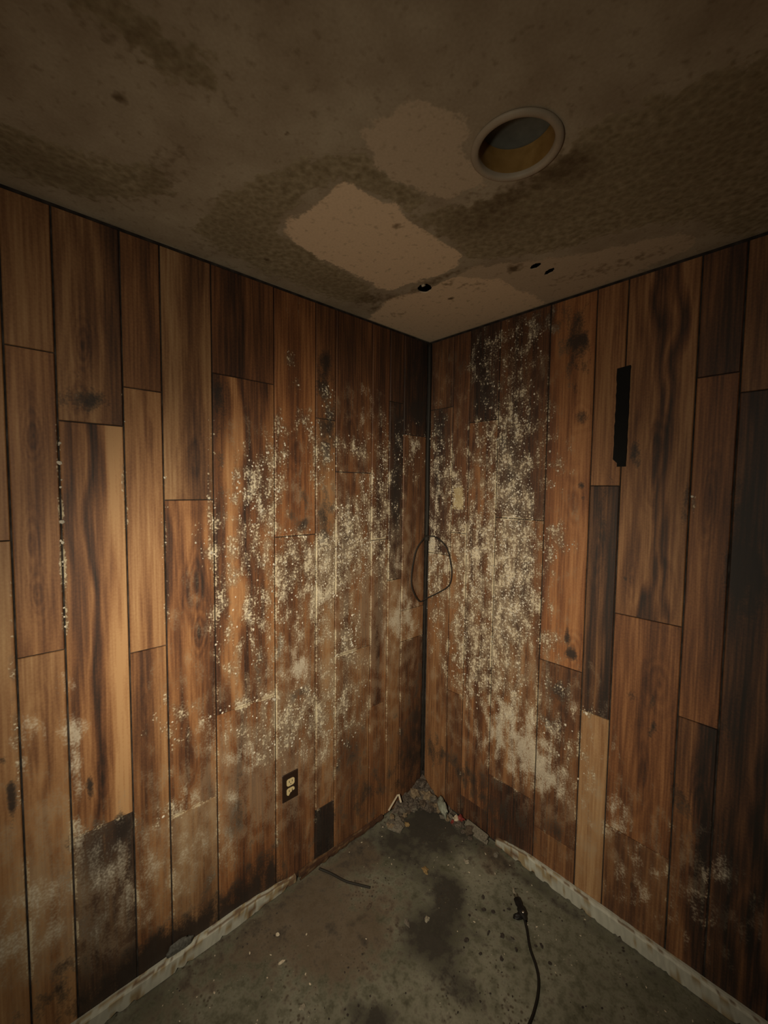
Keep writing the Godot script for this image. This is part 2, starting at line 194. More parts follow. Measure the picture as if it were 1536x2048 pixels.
func add_block(st: SurfaceTool, lo: Vector3, hi: Vector3, bevel: float, t: Transform3D) -> void:
	var c := (lo + hi) / 2.0
	var h := (hi - lo) / 2.0
	var b := minf(bevel, minf(h.x, minf(h.y, h.z)) * 0.9)
	for ax in 3:
		for s in [-1.0, 1.0]:
			var n := Vector3.ZERO
			n[ax] = s
			var u := (ax + 1) % 3
			var v := (ax + 2) % 3
			var q := []
			for k in [[-1, -1], [1, -1], [1, 1], [-1, 1]]:
				var p := Vector3.ZERO
				p[ax] = s * h[ax]
				p[u] = k[0] * (h[u] - b)
				p[v] = k[1] * (h[v] - b)
				q.append(t * (c + p))
			quad(st, q[0], q[1], q[2], q[3], t.basis * n)
			if b > 0.0 and s > 0.0:
				for s2 in [-1.0, 1.0]:
					for s3 in [-1.0, 1.0]:
						# edge between the faces across u and v, running along ax
						var e := []
						for k in [[-1, 0], [1, 0], [1, 1], [-1, 1]]:
							var p := Vector3.ZERO
							p[ax] = k[0] * (h[ax] - b)
							p[u] = s2 * (h[u] - (b if k[1] else 0.0))
							p[v] = s3 * (h[v] - (0.0 if k[1] else b))
							e.append(t * (c + p))
						var m := Vector3.ZERO
						m[u] = s2
						m[v] = s3
						quad(st, e[0], e[1], e[2], e[3], t.basis * m)
	if b > 0.0:
		for sx in [-1.0, 1.0]:
			for sy in [-1.0, 1.0]:
				for sz in [-1.0, 1.0]:
					var k := Vector3(sx, sy, sz)
					var o := h - Vector3(b, b, b)
					face(st, t * (c + k * Vector3(h.x, o.y, o.z)), t * (c + k * Vector3(o.x, h.y, o.z)), t * (c + k * Vector3(o.x, o.y, h.z)), t.basis * k)

func lathe(profile: Array, sides := 48) -> ArrayMesh:
	# profile points (radius, y), turned about the y axis
	var st := begin()
	st.set_smooth_group(0)
	for i in profile.size() - 1:
		var p: Vector2 = profile[i]
		var q: Vector2 = profile[i + 1]
		for k in sides:
			var a := TAU * k / sides
			var b := TAU * (k + 1) / sides
			var n := Vector3(cos((a + b) / 2), 0, sin((a + b) / 2)) * (q.y - p.y) + Vector3(0, p.x - q.x, 0)
			var p0 := Vector3(cos(a) * p.x, p.y, sin(a) * p.x)
			var p1 := Vector3(cos(b) * p.x, p.y, sin(b) * p.x)
			var q0 := Vector3(cos(a) * q.x, q.y, sin(a) * q.x)
			var q1 := Vector3(cos(b) * q.x, q.y, sin(b) * q.x)
			if p.x > 1e-6:
				face(st, p0, p1, q0, n)
			if q.x > 1e-6:
				face(st, p1, q1, q0, n)
	return done(st, true)

func smooth_path(points: Array, steps := 6) -> PackedVector3Array:
	var out := PackedVector3Array()
	for i in points.size() - 1:
		var p0: Vector3 = points[maxi(i - 1, 0)]
		var p1: Vector3 = points[i]
		var p2: Vector3 = points[i + 1]
		var p3: Vector3 = points[mini(i + 2, points.size() - 1)]
		for k in steps:
			out.append(p1.cubic_interpolate(p2, p0, p3, float(k) / steps))
	out.append(points[-1])
	return out

func tube(points: Array, radius: float, sides := 8, steps := 6) -> ArrayMesh:
	var path := smooth_path(points, steps)
	var st := begin()
	st.set_smooth_group(0)
	var rings := []
	var side := Vector3.ZERO
	for i in path.size():
		var d := (path[mini(i + 1, path.size() - 1)] - path[maxi(i - 1, 0)]).normalized()
		if side == Vector3.ZERO:
			side = d.cross(Vector3.UP if absf(d.y) < 0.9 else Vector3.RIGHT).normalized()
		side = (side - d * side.dot(d)).normalized()
		var up := d.cross(side)
		var ring := []
		for k in sides:
			var a := TAU * k / sides
			ring.append(path[i] + (side * cos(a) + up * sin(a)) * radius)
		rings.append(ring)
	for i in rings.size() - 1:
		for k in sides:
			var a: Vector3 = rings[i][k]
			var b: Vector3 = rings[i][(k + 1) % sides]
			var c: Vector3 = rings[i + 1][(k + 1) % sides]
			var d: Vector3 = rings[i + 1][k]
			quad(st, a, b, c, d, (a + b) / 2.0 - path[i])
	for end in [0, rings.size() - 1]:
		var n := (path[0] - path[1]) if end == 0 else (path[-1] - path[-2])
		for k in sides:
			face(st, path[end], rings[end][k], rings[end][(k + 1) % sides], n)
	return done(st, true)

func lump(seed_: int, rough := 0.35, sizes := Vector3.ONE, smooth := false, level := 2) -> ArrayMesh:
	# a broken clod: an icosphere pushed in and out by noise, base at y = 0
	var n := FastNoiseLite.new()
	n.seed = seed_
	n.frequency = 0.9
	n.fractal_octaves = 3
	var t := (1.0 + sqrt(5.0)) / 2.0
	var v := [Vector3(-1, t, 0), Vector3(1, t, 0), Vector3(-1, -t, 0), Vector3(1, -t, 0), Vector3(0, -1, t), Vector3(0, 1, t), Vector3(0, -1, -t), Vector3(0, 1, -t), Vector3(t, 0, -1), Vector3(t, 0, 1), Vector3(-t, 0, -1), Vector3(-t, 0, 1)]
	var f := [[0, 11, 5], [0, 5, 1], [0, 1, 7], [0, 7, 10], [0, 10, 11], [1, 5, 9], [5, 11, 4], [11, 10, 2], [10, 7, 6], [7, 1, 8], [3, 9, 4], [3, 4, 2], [3, 2, 6], [3, 6, 8], [3, 8, 9], [4, 9, 5], [2, 4, 11], [6, 2, 10], [8, 6, 7], [9, 8, 1]]
	var tris := []
	for k in f:
		tris.append([v[k[0]].normalized(), v[k[1]].normalized(), v[k[2]].normalized()])
	for l in level - 1:
		var next := []
		for k in tris:
			var a: Vector3 = (k[0] + k[1]).normalized()
			var b: Vector3 = (k[1] + k[2]).normalized()
			var c: Vector3 = (k[2] + k[0]).normalized()
			next.append_array([[k[0], a, c], [a, k[1], b], [c, b, k[2]], [a, b, c]])
		tris = next
	var st := begin()
	st.set_smooth_group(0 if smooth else -1)
	for k in tris:
		var q := []
		for p: Vector3 in k:
			q.append(p * (1.0 + n.get_noise_3dv(p * 1.3) * rough * 2.0) * sizes + Vector3(0, sizes.y * 0.8, 0))
		face(st, q[0], q[1], q[2], k[0] + k[1] + k[2])
	return done(st, smooth)

# ---------------------------------------------------------------- computed textures
func noise_bytes(w: int, h: int, seed_: int, freq: float, octaves: int, stretch := 1.0, cells := false) -> PackedByteArray:
	var n := FastNoiseLite.new()
	n.seed = seed_
	n.frequency = freq
	if cells:
		n.noise_type = FastNoiseLite.TYPE_CELLULAR
		n.cellular_return_type = FastNoiseLite.RETURN_DISTANCE
		n.cellular_jitter = 1.0
		n.fractal_type = FastNoiseLite.FRACTAL_NONE
	else:
		n.noise_type = FastNoiseLite.TYPE_SIMPLEX_SMOOTH
		n.fractal_octaves = octaves
	var im := n.get_image(w, int(ceil(h / stretch)))
	if stretch != 1.0:
		im.resize(w, h, Image.INTERPOLATE_CUBIC)
	return im.get_data()

func density(w: int, h: int, ppm: float, blobs: Array, top: float) -> PackedByteArray:
	# soft-edged patches summed on a third of the pixels, then enlarged; v runs down from "top" (or up from 0 when top is 0)
	var cw := int(w / 3.0)
	var ch := int(h / 3.0)
	var acc := PackedFloat32Array()
	acc.resize(cw * ch)
	var k := ppm / 3.0
	for b in blobs:
		var cx: float = b[0] * k
		var cy: float = (top - b[1]) * k if top > 0.0 else b[1] * k
		var rx: float = maxf(b[2] * k, 0.7)
		var ry: float = maxf(b[3] * k, 0.7)
		var s: float = b[4]
		for y in range(maxi(0, int(cy - 2.0 * ry)), mini(ch, int(cy + 2.0 * ry) + 2)):
			for x in range(maxi(0, int(cx - 2.0 * rx)), mini(cw, int(cx + 2.0 * rx) + 2)):
				var dx := (x + 0.5 - cx) / rx
				var dy := (y + 0.5 - cy) / ry
				var q := 1.0 - (dx * dx + dy * dy) * 0.25
				if q > 0.0:
					acc[y * cw + x] += s * q * q
	var out := PackedByteArray()
	out.resize(cw * ch)
	for i in cw * ch:
		out[i] = mini(255, int(acc[i] * 170.0))
	var im := Image.create_from_data(cw, ch, false, Image.FORMAT_L8, out)
	im.resize(w, h, Image.INTERPOLATE_BILINEAR)
	return im.get_data()

func ramp(stops: Array) -> Array:
	# 256 colours along stops of (place, r, g, b)
	var out := [PackedFloat32Array(), PackedFloat32Array(), PackedFloat32Array()]
	for i in 256:
		var t := i / 255.0
		var k := 0
		while k < stops.size() - 2 and t > stops[k + 1][0]:
			k += 1
		var f := clampf((t - stops[k][0]) / (stops[k + 1][0] - stops[k][0]), 0.0, 1.0)
		for c in 3:
			out[c].append(lerpf(stops[k][c + 1], stops[k + 1][c + 1], f))
	return out

func paint_wall(planks: Array, dots: Array, film: Array, dark: Array, dust: Array, figure: Array, mirrored: bool, seed_: int) -> Array:
	var w := int(SPAN * PPM)
	var h := int(TOP * PPM)
	var total := w * h
	var k_ := 1.0 / PPM
	var tall := int(h * 1.6)
	var na := noise_bytes(w, tall, seed_, 14.0 * k_, 3, 9.0)
	var nb := noise_bytes(w, tall, seed_ + 1, 85.0 * k_, 4, 30.0)
	var nd := noise_bytes(w, h, seed_ + 2, 16.0 * k_, 5, 1.7)
	var ne := noise_bytes(w, h, seed_ + 3, 110.0 * k_, 3)
	var nc := noise_bytes(w, h, seed_ + 4, 62.0 * k_, 1, 1.0, true)
	var nf := noise_bytes(w, tall, seed_ + 5, 6.0 * k_, 2, 2.5)
	var dd := density(w, h, PPM, dots, TOP)
	var df := density(w, h, PPM, film, TOP)
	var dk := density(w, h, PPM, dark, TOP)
	var du := density(w, h, PPM, dust, TOP)
	# year rings round knots, squeezed into long ovals
	var fg := PackedFloat32Array()
	fg.resize(total)
	for b in figure:
		var cx: float = b[0] * PPM
		var cy: float = (TOP - b[1]) * PPM
		var rx: float = b[2] * PPM
		var ry: float = b[3] * PPM
		for y in range(maxi(0, int(cy - 1.6 * ry)), mini(h, int(cy + 1.6 * ry))):
			for x in range(maxi(0, int(cx - 1.6 * rx)), mini(w, int(cx + 1.6 * rx))):
				var i := y * w + x
				var dx := (x - cx) / rx
				var dy := (y - cy) / ry
				var q := sqrt(dx * dx + dy * dy) + (nf[i] - 128) * 0.0048 + (na[i] - 128) * 0.0022
				var fall := 1.0 - q * 0.625
				if fall > 0.0:
					fg[i] += b[4] * fall * (0.085 * sin(q * 13.0) + 0.17 * fall * fall)
	var lut := ramp([[0.0, 180, 142, 100], [0.3, 148, 107, 70], [0.5, 116, 78, 49], [0.7, 82, 53, 35], [0.85, 56, 37, 27], [1.0, 35, 27, 22]])
	var lr: PackedFloat32Array = lut[0]
	var lg: PackedFloat32Array = lut[1]
	var lb: PackedFloat32Array = lut[2]
	var rgb := PackedByteArray()
	rgb.resize(total * 3)
	var rel := PackedByteArray()
	rel.resize(total)
	var rng := RandomNumberGenerator.new()
	rng.seed = seed_
	for col in planks:
		var x0 := int(col[0] * PPM)
		var x1 := int(col[1] * PPM)
		if col[0] < 0.02:
			x0 = 0
		for board in col[2]:
			var y0 := maxi(0, int((TOP - board[0]) * PPM)) if board[0] < 2.38 else 0
			var y1 := mini(h, int((TOP - board[1]) * PPM)) if board[1] > 0.02 else h
			var tint: float = board[2]
			var prof := PackedFloat32Array(board[3])
			if mirrored:
				prof.reverse()
			var last := prof.size() - 1
			var off := rng.randi_range(0, tall - h - 1) * w
			var warp := rng.randf_range(0.0008, 0.002)
			var mr := 1.0 + 0.1 * tint
			var mg := 1.0 - 0.03 * tint
			var mb := 1.0 - 0.14 * tint
			if tint < 0.0:
				mr = 1.0 + 0.12 * tint
				mg = 1.0
				mb = 1.0 - 0.16 * tint
			var inv := 1.0 / (x1 - x0)
			for y in range(y0, y1):
				for x in range(x0, x1):
					var i := y * w + x
					var j := i + off
					var a := na[j] - 128
					var b := nb[j] - 128
					var t := clampf((x - x0) * inv + a * warp * 0.55 + (nf[j] - 128) * warp * 0.7, 0.0, 0.9999) * last
					var k := int(t)
					var d := prof[k] + (prof[k + 1] - prof[k]) * (t - k)
					d += b * 0.0014 + a * 0.001 + (ne[i] - 128) * 0.0005 + fg[i]
					var q := clampi(int(d * 255.0), 0, 255)
					var r := lr[q] * mr
					var g := lg[q] * mg
					var bl := lb[q] * mb
					var up := 96.0 + b * 0.16
					var n1 := nd[i] - 128
					var n2 := ne[i] - 128
					var v := dd[i]
					if v > 6:
						var wet := clampf((v + n1 * 0.9 - 40.0) * 0.003, 0.0, 0.42)
						r -= r * wet
						g -= g * wet
						bl -= bl * wet * 0.9
					v = du[i]
					if v > 6:
						var al := clampf((v + n1 * 1.3 + n2 * 0.8 + b * 0.5 - 36.0) * 0.003, 0.0, 0.46)
						r += (172.0 - r) * al
						g += (154.0 - g) * al
						bl += (128.0 - bl) * al
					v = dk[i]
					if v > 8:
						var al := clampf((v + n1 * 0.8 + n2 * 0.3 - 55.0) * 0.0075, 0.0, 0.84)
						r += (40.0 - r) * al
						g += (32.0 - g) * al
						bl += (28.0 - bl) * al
					v = df[i]
					if v > 6:
						var al := clampf((v + n1 * 1.1 + n2 * 0.55 + b * 0.3 - 58.0) * 0.005, 0.0, 0.78)
						var sh := n2 * 0.2 + n1 * 0.12
						r += (196.0 + sh - r) * al
						g += (186.0 + sh - g) * al
						bl += (166.0 + sh - bl) * al
						up += al * 50.0
					v = dd[i]
					if v > 6:
						var al := clampf((minf(v, 170.0) * 0.5 + n1 * 0.8 + b * 0.35 - nc[i] * 0.95 + n2 * 0.6) * 0.014, 0.0, 0.82)
						var bloom := clampf((v + n1 * 1.1 + n2 * 0.7 + b * 0.3 - 60.0) * 0.0022, 0.0, 0.3)
						al = maxf(al, bloom)
						var sh := n2 * 0.16 + n1 * 0.1
						r += (208.0 + sh - r) * al
						g += (194.0 + sh - g) * al
						bl += (166.0 + sh - bl) * al
						up += al * 110.0
					# growth that follows the joints between boards
					var e := mini(mini(x - x0, x1 - 1 - x), mini(y - y0, y1 - 1 - y))
					if e < 6 and v + du[i] > 40:
						var al := clampf((v * 0.7 + du[i] * 0.5 + n1 * 1.3 + n2 * 0.9 - 62.0 - e * 9.0) * 0.009, 0.0, 0.7)
						r += (210.0 - r) * al
						g += (194.0 - g) * al
						bl += (162.0 - bl) * al
					i *= 3
					rgb[i] = clampi(int(r), 0, 255)
					rgb[i + 1] = clampi(int(g), 0, 255)
					rgb[i + 2] = clampi(int(bl), 0, 255)
					rel[y * w + x] = clampi(int(up), 0, 255)
	if not mirrored:
		# an oblong of bare cream paint left where a plate was taken off
		for y in range(int((TOP - 1.66) * PPM), int((TOP - 1.548) * PPM)):
			for x in range(int(0.168 * PPM), int(0.236 * PPM)):
				var i := y * w + x
				var edge := mini(mini(x - int(0.168 * PPM), int(0.236 * PPM) - x), mini(y - int((TOP - 1.66) * PPM), int((TOP - 1.548) * PPM) - y))
				var al := clampf(edge * 0.12 + (ne[i] - 120) * 0.014 + (nd[i] - 128) * 0.006, 0.0, 0.75)
				rgb[i * 3] = int(lerpf(rgb[i * 3], 196.0, al))
				rgb[i * 3 + 1] = int(lerpf(rgb[i * 3 + 1], 178.0, al))
				rgb[i * 3 + 2] = int(lerpf(rgb[i * 3 + 2], 134.0, al))
	return [Image.create_from_data(w, h, false, Image.FORMAT_RGB8, rgb), Image.create_from_data(w, h, false, Image.FORMAT_L8, rel)]

func polygon_mask(size: int, span: float, polys: Array) -> PackedByteArray:
	# inside of the outlines, on a coarse raster, enlarged so that its edge is a slope that noise can fray
	var c := 100
	var out := PackedByteArray()
	out.resize(c * c)
	for poly in polys:
		var pts := PackedVector2Array()
		for p in poly:
			pts.append(Vector2(p[0], p[1]))
		for y in c:
			for x in c:
				if out[y * c + x] == 0 and Geometry2D.is_point_in_polygon(Vector2((x + 0.5) * span / c, (y + 0.5) * span / c), pts):
					out[y * c + x] = 255
	var im := Image.create_from_data(c, c, false, Image.FORMAT_L8, out)
	im.resize(c / 2, c / 2, Image.INTERPOLATE_BILINEAR)
	im.resize(size, size, Image.INTERPOLATE_CUBIC)
	return im.get_data()

func paint_ceiling() -> Array:
	var size := 900
	var ppm := size / SPAN
	var sm := polygon_mask(size, SPAN, C_SMOOTH)
	var sd := polygon_mask(size, SPAN, C_SMOOTH_DARKER)
	var ro := polygon_mask(size, SPAN, C_ROUGH)
	var st := density(size, size, ppm, C_STAIN, 0.0)
	var n1 := noise_bytes(size, size, 41, 0.012, 4)
	var n2 := noise_bytes(size, size, 42, 0.07, 4)
	var n3 := noise_bytes(size, size, 43, 0.13, 1, 1.0, true)
	var n4 := noise_bytes(size, size, 44, 0.25, 2)
	var rgb := PackedByteArray()
	rgb.resize(size * size * 3)
	var rel := PackedByteArray()
	rel.resize(size * size)
	for i in size * size:
		var e := (n2[i] - 128) * 0.9 + (n4[i] - 128) * 0.3
		var s := clampf((sm[i] - 128 + e * 0.55) * 0.022 + 0.5, 0.0, 1.0)
		var s2 := clampf((sd[i] - 128 + e * 0.7) * 0.018 + 0.5, 0.0, 1.0) * (1.0 - s)
		var p := clampf((ro[i] - 128 + e * 1.2) * 0.014 + 0.5, 0.0, 1.0) * (1.0 - s) * (1.0 - s2)
		var r := 168.0
		var g := 153.0
		var b := 130.0
		var k := (n1[i] - 128) * 0.12
		r += k
		g += k * 1.1
		b += k * 1.1
		r += (196.0 - r) * s2
		g += (176.0 - g) * s2
		b += (150.0 - b) * s2
		r += (232.0 - r) * s
		g += (206.0 - g) * s
		b += (174.0 - b) * s
		var grain := (n3[i] - 110) * 0.12 + (n2[i] - 128) * 0.22
		r += (152.0 + grain - r) * p
		g += (138.0 + grain - g) * p
		b += (110.0 + grain - b) * p
		k = clampf((st[i] + (n2[i] - 128) * 0.7 - 30.0) * 0.006, 0.0, 0.8)
		r += (84.0 - r) * k
		g += (66.0 - g) * k
		b += (42.0 - b) * k
		k = (n4[i] - 128) * 0.05
		rgb[i * 3] = clampi(int(r + k), 0, 255)
		rgb[i * 3 + 1] = clampi(int(g + k), 0, 255)
		rgb[i * 3 + 2] = clampi(int(b + k), 0, 255)
		rel[i] = clampi(int(100.0 + p * ((n2[i] - 128) * 0.6 + (160 - n3[i]) * 0.35 + 30.0) + (1.0 - p) * (n4[i] - 128) * 0.04 + (1.0 - s) * 12.0), 0, 255)
	return [Image.create_from_data(size, size, false, Image.FORMAT_RGB8, rgb), Image.create_from_data(size, size, false, Image.FORMAT_L8, rel)]

func paint_floor() -> Array:
	var size := 1000
	var ppm := size / SPAN
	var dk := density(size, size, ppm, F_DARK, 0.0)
	var br := density(size, size, ppm, F_BROWN, 0.0)
	var pa := density(size, size, ppm, F_PALE, 0.0)
	var n1 := noise_bytes(size, size, 61, 0.008, 4)
	var n2 := noise_bytes(size, size, 62, 0.04, 5)
	var n3 := noise_bytes(size, size, 63, 0.09, 1, 1.0, true)
	var n4 := noise_bytes(size, size, 64, 0.2, 3)
	var rgb := PackedByteArray()
	rgb.resize(size * size * 3)
	var rel := PackedByteArray()
	rel.resize(size * size)
	for i in size * size:
		var k := (n1[i] - 128) * 0.16 + (n2[i] - 128) * 0.2 + (n4[i] - 128) * 0.1
		var r := 106.0 + k
		var g := 104.0 + k
		var b := 88.0 + k
		var a := clampf((pa[i] + (n2[i] - 128) * 0.9 - 40.0) * 0.004, 0.0, 0.6)
		r += (140.0 - r) * a
		g += (136.0 - g) * a
		b += (118.0 - b) * a
		a = clampf((br[i] + (n2[i] - 128) * 0.8 - 40.0) * 0.005, 0.0, 0.6)
		r += (92.0 - r) * a
		g += (72.0 - g) * a
		b += (56.0 - b) * a
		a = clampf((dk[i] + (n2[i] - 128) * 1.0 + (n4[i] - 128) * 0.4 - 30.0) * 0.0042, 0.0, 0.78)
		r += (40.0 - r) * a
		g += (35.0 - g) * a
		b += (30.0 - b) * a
		a = clampf((26 - n3[i] + (n1[i] - 150) * 0.5) * 0.03, 0.0, 0.7)
		r += (62.0 - r) * a
		g += (52.0 - g) * a
		b += (40.0 - b) * a
		rgb[i * 3] = clampi(int(r), 0, 255)
		rgb[i * 3 + 1] = clampi(int(g), 0, 255)
		rgb[i * 3 + 2] = clampi(int(b), 0, 255)
		rel[i] = clampi(int(120.0 + (n2[i] - 128) * 0.35 + (n4[i] - 128) * 0.25), 0, 255)
	return [Image.create_from_data(size, size, false, Image.FORMAT_RGB8, rgb), Image.create_from_data(size, size, false, Image.FORMAT_L8, rel)]

func textured(pair: Array, rough: float, relief_cm: float) -> StandardMaterial3D:
	var m := StandardMaterial3D.new()
	m.albedo_texture = ImageTexture.create_from_image(pair[0])
	m.roughness = rough
	m.heightmap_enabled = true
	m.heightmap_texture = ImageTexture.create_from_image(pair[1])
	m.heightmap_scale = relief_cm
	return m

# ---------------------------------------------------------------- walls
func on_wall(left: bool, s: float, y: float, out: float) -> Vector3:
	return Vector3(out, y, s) if left else Vector3(s, y, out)

func plank_mesh(left: bool, s0: float, s1: float, y0: float, y1: float, proud: float, shift: float) -> ArrayMesh:
	# a board with chamfered long edges; uv in metres of wall
	var st := begin()
	st.set_smooth_group(-1)
	var g := 0.0024
	var j := 0.0014
	var b := 0.0022
	var back := -0.007
	var rows := [[s0 + g, y0 + j, s1 - g, y1 - j, back], [s0 + g, y0 + j, s1 - g, y1 - j, proud - b], [s0 + g + b, y0 + j + b * 0.5, s1 - g - b, y1 - j - b * 0.5, proud]]
	var rings := []
	for r in rows:
		rings.append([Vector3(r[0], r[1], r[4]), Vector3(r[2], r[1], r[4]), Vector3(r[2], r[3], r[4]), Vector3(r[0], r[3], r[4])])
	var sides := [Vector3(0, -1, 0.3), Vector3(1, 0, 0.3), Vector3(0, 1, 0.3), Vector3(-1, 0, 0.3)]
	var quads := [[rings[2][0], rings[2][1], rings[2][2], rings[2][3], Vector3(0, 0, 1)]]
	for k in 2:
		for i in 4:
			quads.append([rings[k][i], rings[k][(i + 1) % 4], rings[k + 1][(i + 1) % 4], rings[k + 1][i], sides[i]])
	for q in quads:
		var n: Vector3 = q[4]
		n = Vector3(n.z, n.y, n.x) if left else n
		for tri in [[0, 1, 2], [0, 2, 3]]:
			var p := []
			for c in tri:
				var v: Vector3 = q[c]
				p.append([on_wall(left, v.x, v.y, v.z), Vector2((v.x - shift) / SPAN, (TOP - v.y) / TOP)])
			if (p[1][0] - p[0][0]).cross(p[2][0] - p[0][0]).dot(n) > 0.0:
				p = [p[0], p[2], p[1]]
			for v in p:
				st.set_uv(v[1])
				st.add_vertex(v[0])
	return done(st)

func build_wall(left: bool, planks: Array, dots: Array, mat: Material, seed_: int) -> void:
	var root := base("wall_left" if left else "wall_right")
	tag(root, "wood plank panelling with white mould and a duplex outlet" if left else "wood plank panelling with dense white mould dots and a black strip", "wall", "", "structure")
	var backing := block(Vector3(-0.16, -0.05, -0.16), Vector3(-0.0062, TOP + 0.2, ROOM)) if left else block(Vector3(-0.0062, -0.05, -0.16), Vector3(ROOM, TOP + 0.2, -0.0062))
	part("backing_board", backing, mats.backing, root)
	var rng := RandomNumberGenerator.new()
	rng.seed = seed_
	for turn in 2:
		var shift := turn * SPAN
		for col in planks:
			var s0: float = col[0] + shift
			var s1: float = minf(col[1] + shift, ROOM - 0.01)
			if s0 > ROOM - 0.05:
				continue
			for board in col[2]:
				var o := part("plank", plank_mesh(left, s0, s1, board[1], board[0], rng.randf_range(-0.0008, 0.0008), shift), mat, root)
				o.set_meta("kind", "structure")
	# tufts of mould standing on the boards
	var mm := MultiMesh.new()
	mm.transform_format = MultiMesh.TRANSFORM_3D
	mm.use_colors = true
	mm.mesh = lump(5, 0.3, Vector3.ONE, true, 2)
	var spots := []
	for b in dots:
		var count := int(b[4] * b[4] * b[2] * b[3] * 14000.0)
		for k in count:
			var a := rng.randf() * TAU
			var r := pow(rng.randf(), 0.6) * 1.35
			var s: float = b[0] + cos(a) * r * b[2]
			var y: float = b[1] + sin(a) * r * b[3]
			if s > 0.012 and y > 0.03 and y < 2.36:
				spots.append([s, y])
	mm.instance_count = spots.size()
	for i in spots.size():
		var r := rng.randf_range(0.0011, 0.0038) * (1.4 if rng.randf() < 0.1 else 1.0)
		var turn := Basis(Vector3(1, 0, 0) if left else Vector3(0, 0, 1), rng.randf() * TAU)
		var flat := rng.randf_range(0.35, 0.6)
		var sc := Vector3(flat, rng.randf_range(0.8, 1.3), 1.0) if left else Vector3(1.0, rng.randf_range(0.8, 1.3), flat)
		var bs := turn * Basis.from_scale(sc * r)
		var at := on_wall(left, spots[i][0], spots[i][1], 0.0003)
		mm.set_instance_transform(i, Transform3D(bs, at - bs * Vector3(0, 0.8, 0)))
		var w := rng.randf_range(0.42, 0.78)
		mm.set_instance_color(i, Color(w, w * 0.9, w * 0.74))
	var mi := MultiMeshInstance3D.new()
	mi.name = "mould_tufts"
	mi.multimesh = mm
	mi.material_override = mats.mould
	mi.set_meta("kind", "stuff")
	mi.set_meta("label", "white and cream fuzzy mould tufts")
	root.add_child(mi)

# ---------------------------------------------------------------- ceiling
func sheet_with_holes(y: float, lo: Vector2, hi: Vector2, holes: Array, uv_span: float) -> ArrayMesh:
	# a flat sheet facing down; each hole: centre, half side of the square cell round it, outline of radii at equal angles
	var xs := [lo.x, hi.x]
	var zs := [lo.y, hi.y]
	for o in holes:
		xs.append_array([o[0].x - o[1], o[0].x + o[1]])
		zs.append_array([o[0].y - o[1], o[0].y + o[1]])
	xs.sort()
	zs.sort()
	var st := begin()
	st.set_smooth_group(-1)
	var put := func(tri: Array, n: Vector3):
		var a: Vector3 = tri[0]
		var b: Vector3 = tri[1]
		var c: Vector3 = tri[2]
		if (b - a).cross(c - a).dot(n) > 0.0:
			tri = [a, c, b]
		for v in tri:
			st.set_uv(Vector2(v.x, v.z) / uv_span)
			st.add_vertex(v)
	for i in xs.size() - 1:
		for k in zs.size() - 1:
			var c := Vector2(xs[i] + xs[i + 1], zs[k] + zs[k + 1]) / 2.0
			var inside := false
			for o in holes:
				if absf(c.x - o[0].x) < o[1] and absf(c.y - o[0].y) < o[1]:
					inside = true
			if not inside:
				var q := [Vector3(xs[i], y, zs[k]), Vector3(xs[i + 1], y, zs[k]), Vector3(xs[i + 1], y, zs[k + 1]), Vector3(xs[i], y, zs[k + 1])]
				put.call([q[0], q[1], q[2]], Vector3.DOWN)
				put.call([q[0], q[2], q[3]], Vector3.DOWN)
	for o in holes:
		var radii: Array = o[2]
		var m := radii.size()
		for k in m:
			var pts := []
			for e in [k, (k + 1) % m]:
				var a: float = TAU * e / m
				var d := Vector2(cos(a), sin(a))
				var far: Vector2 = o[0] + d * (o[1] / maxf(absf(d.x), absf(d.y)))
				var near: Vector2 = o[0] + d * radii[e]
				pts.append([Vector3(near.x, y, near.y), Vector3(far.x, y, far.y), -Vector3(d.x, 0, d.y)])
			put.call([pts[0][0], pts[0][1], pts[1][1]], Vector3.DOWN)
			put.call([pts[0][0], pts[1][1], pts[1][0]], Vector3.DOWN)
			var up := Vector3(0, o[3], 0)
			put.call([pts[0][0], pts[0][0] + up, pts[1][0] + up], pts[0][2])
			put.call([pts[0][0], pts[1][0] + up, pts[1][0]], pts[0][2])
	return done(st)

func outline(count: int, rx: float, rz: float, turn: float, fray: float, seed_: int) -> Array:
	var rng := RandomNumberGenerator.new()
	rng.seed = seed_
	var out := []
	for k in count:
		var a := TAU * k / count - turn
		out.append(rx * rz / sqrt(pow(rz * cos(a), 2) + pow(rx * sin(a), 2)) * (1.0 + rng.randf_range(-fray, fray)))
	return out

func build_ceiling(mat: Material) -> void:
	var root := base("ceiling")
	tag(root, "water-stained ceiling with scraped pale patches and rough leftover texture", "ceiling", "", "structure")
	var holes := [
		[Vector2(0.935, 0.785), 0.13, outline(40, 0.09, 0.09, 0, 0.01, 1), 0.013],
		[Vector2(0.364, 0.447), 0.05, outline(32, 0.037, 0.026, 0.8, 0.07, 2), 0.005],
		[Vector2(0.7275, 0.297), 0.025, outline(24, 0.021, 0.013, 0.35, 0.1, 3), 0.002],
		[Vector2(0.744, 0.2305), 0.0255, outline(24, 0.023, 0.011, 0.5, 0.16, 4), 0.002],
	]
	part("drywall", sheet_with_holes(TOP, Vector2(-0.006, -0.006), Vector2(ROOM, ROOM), holes, SPAN), mat, root)
	part("slab", block(Vector3(-0.16, TOP + 0.2, -0.16), Vector3(ROOM + 0.1, TOP + 0.3, ROOM + 0.1)), mats.void_dark, root)
	var flap := begin()
	flap.set_smooth_group(-1)
	add_block(flap, Vector3(-0.006, -0.004, -0.004), Vector3(0.006, 0.004, 0.006), 0.001, Transform3D(Basis(Vector3(1, 0.3, 0).normalized(), 0.5), Vector3(0.377, TOP + 0.001, 0.467)))
	var f := part("torn_flap", done(flap), mats.paper, root)
	f.set_meta("label", "white paper flap hanging in the hole")

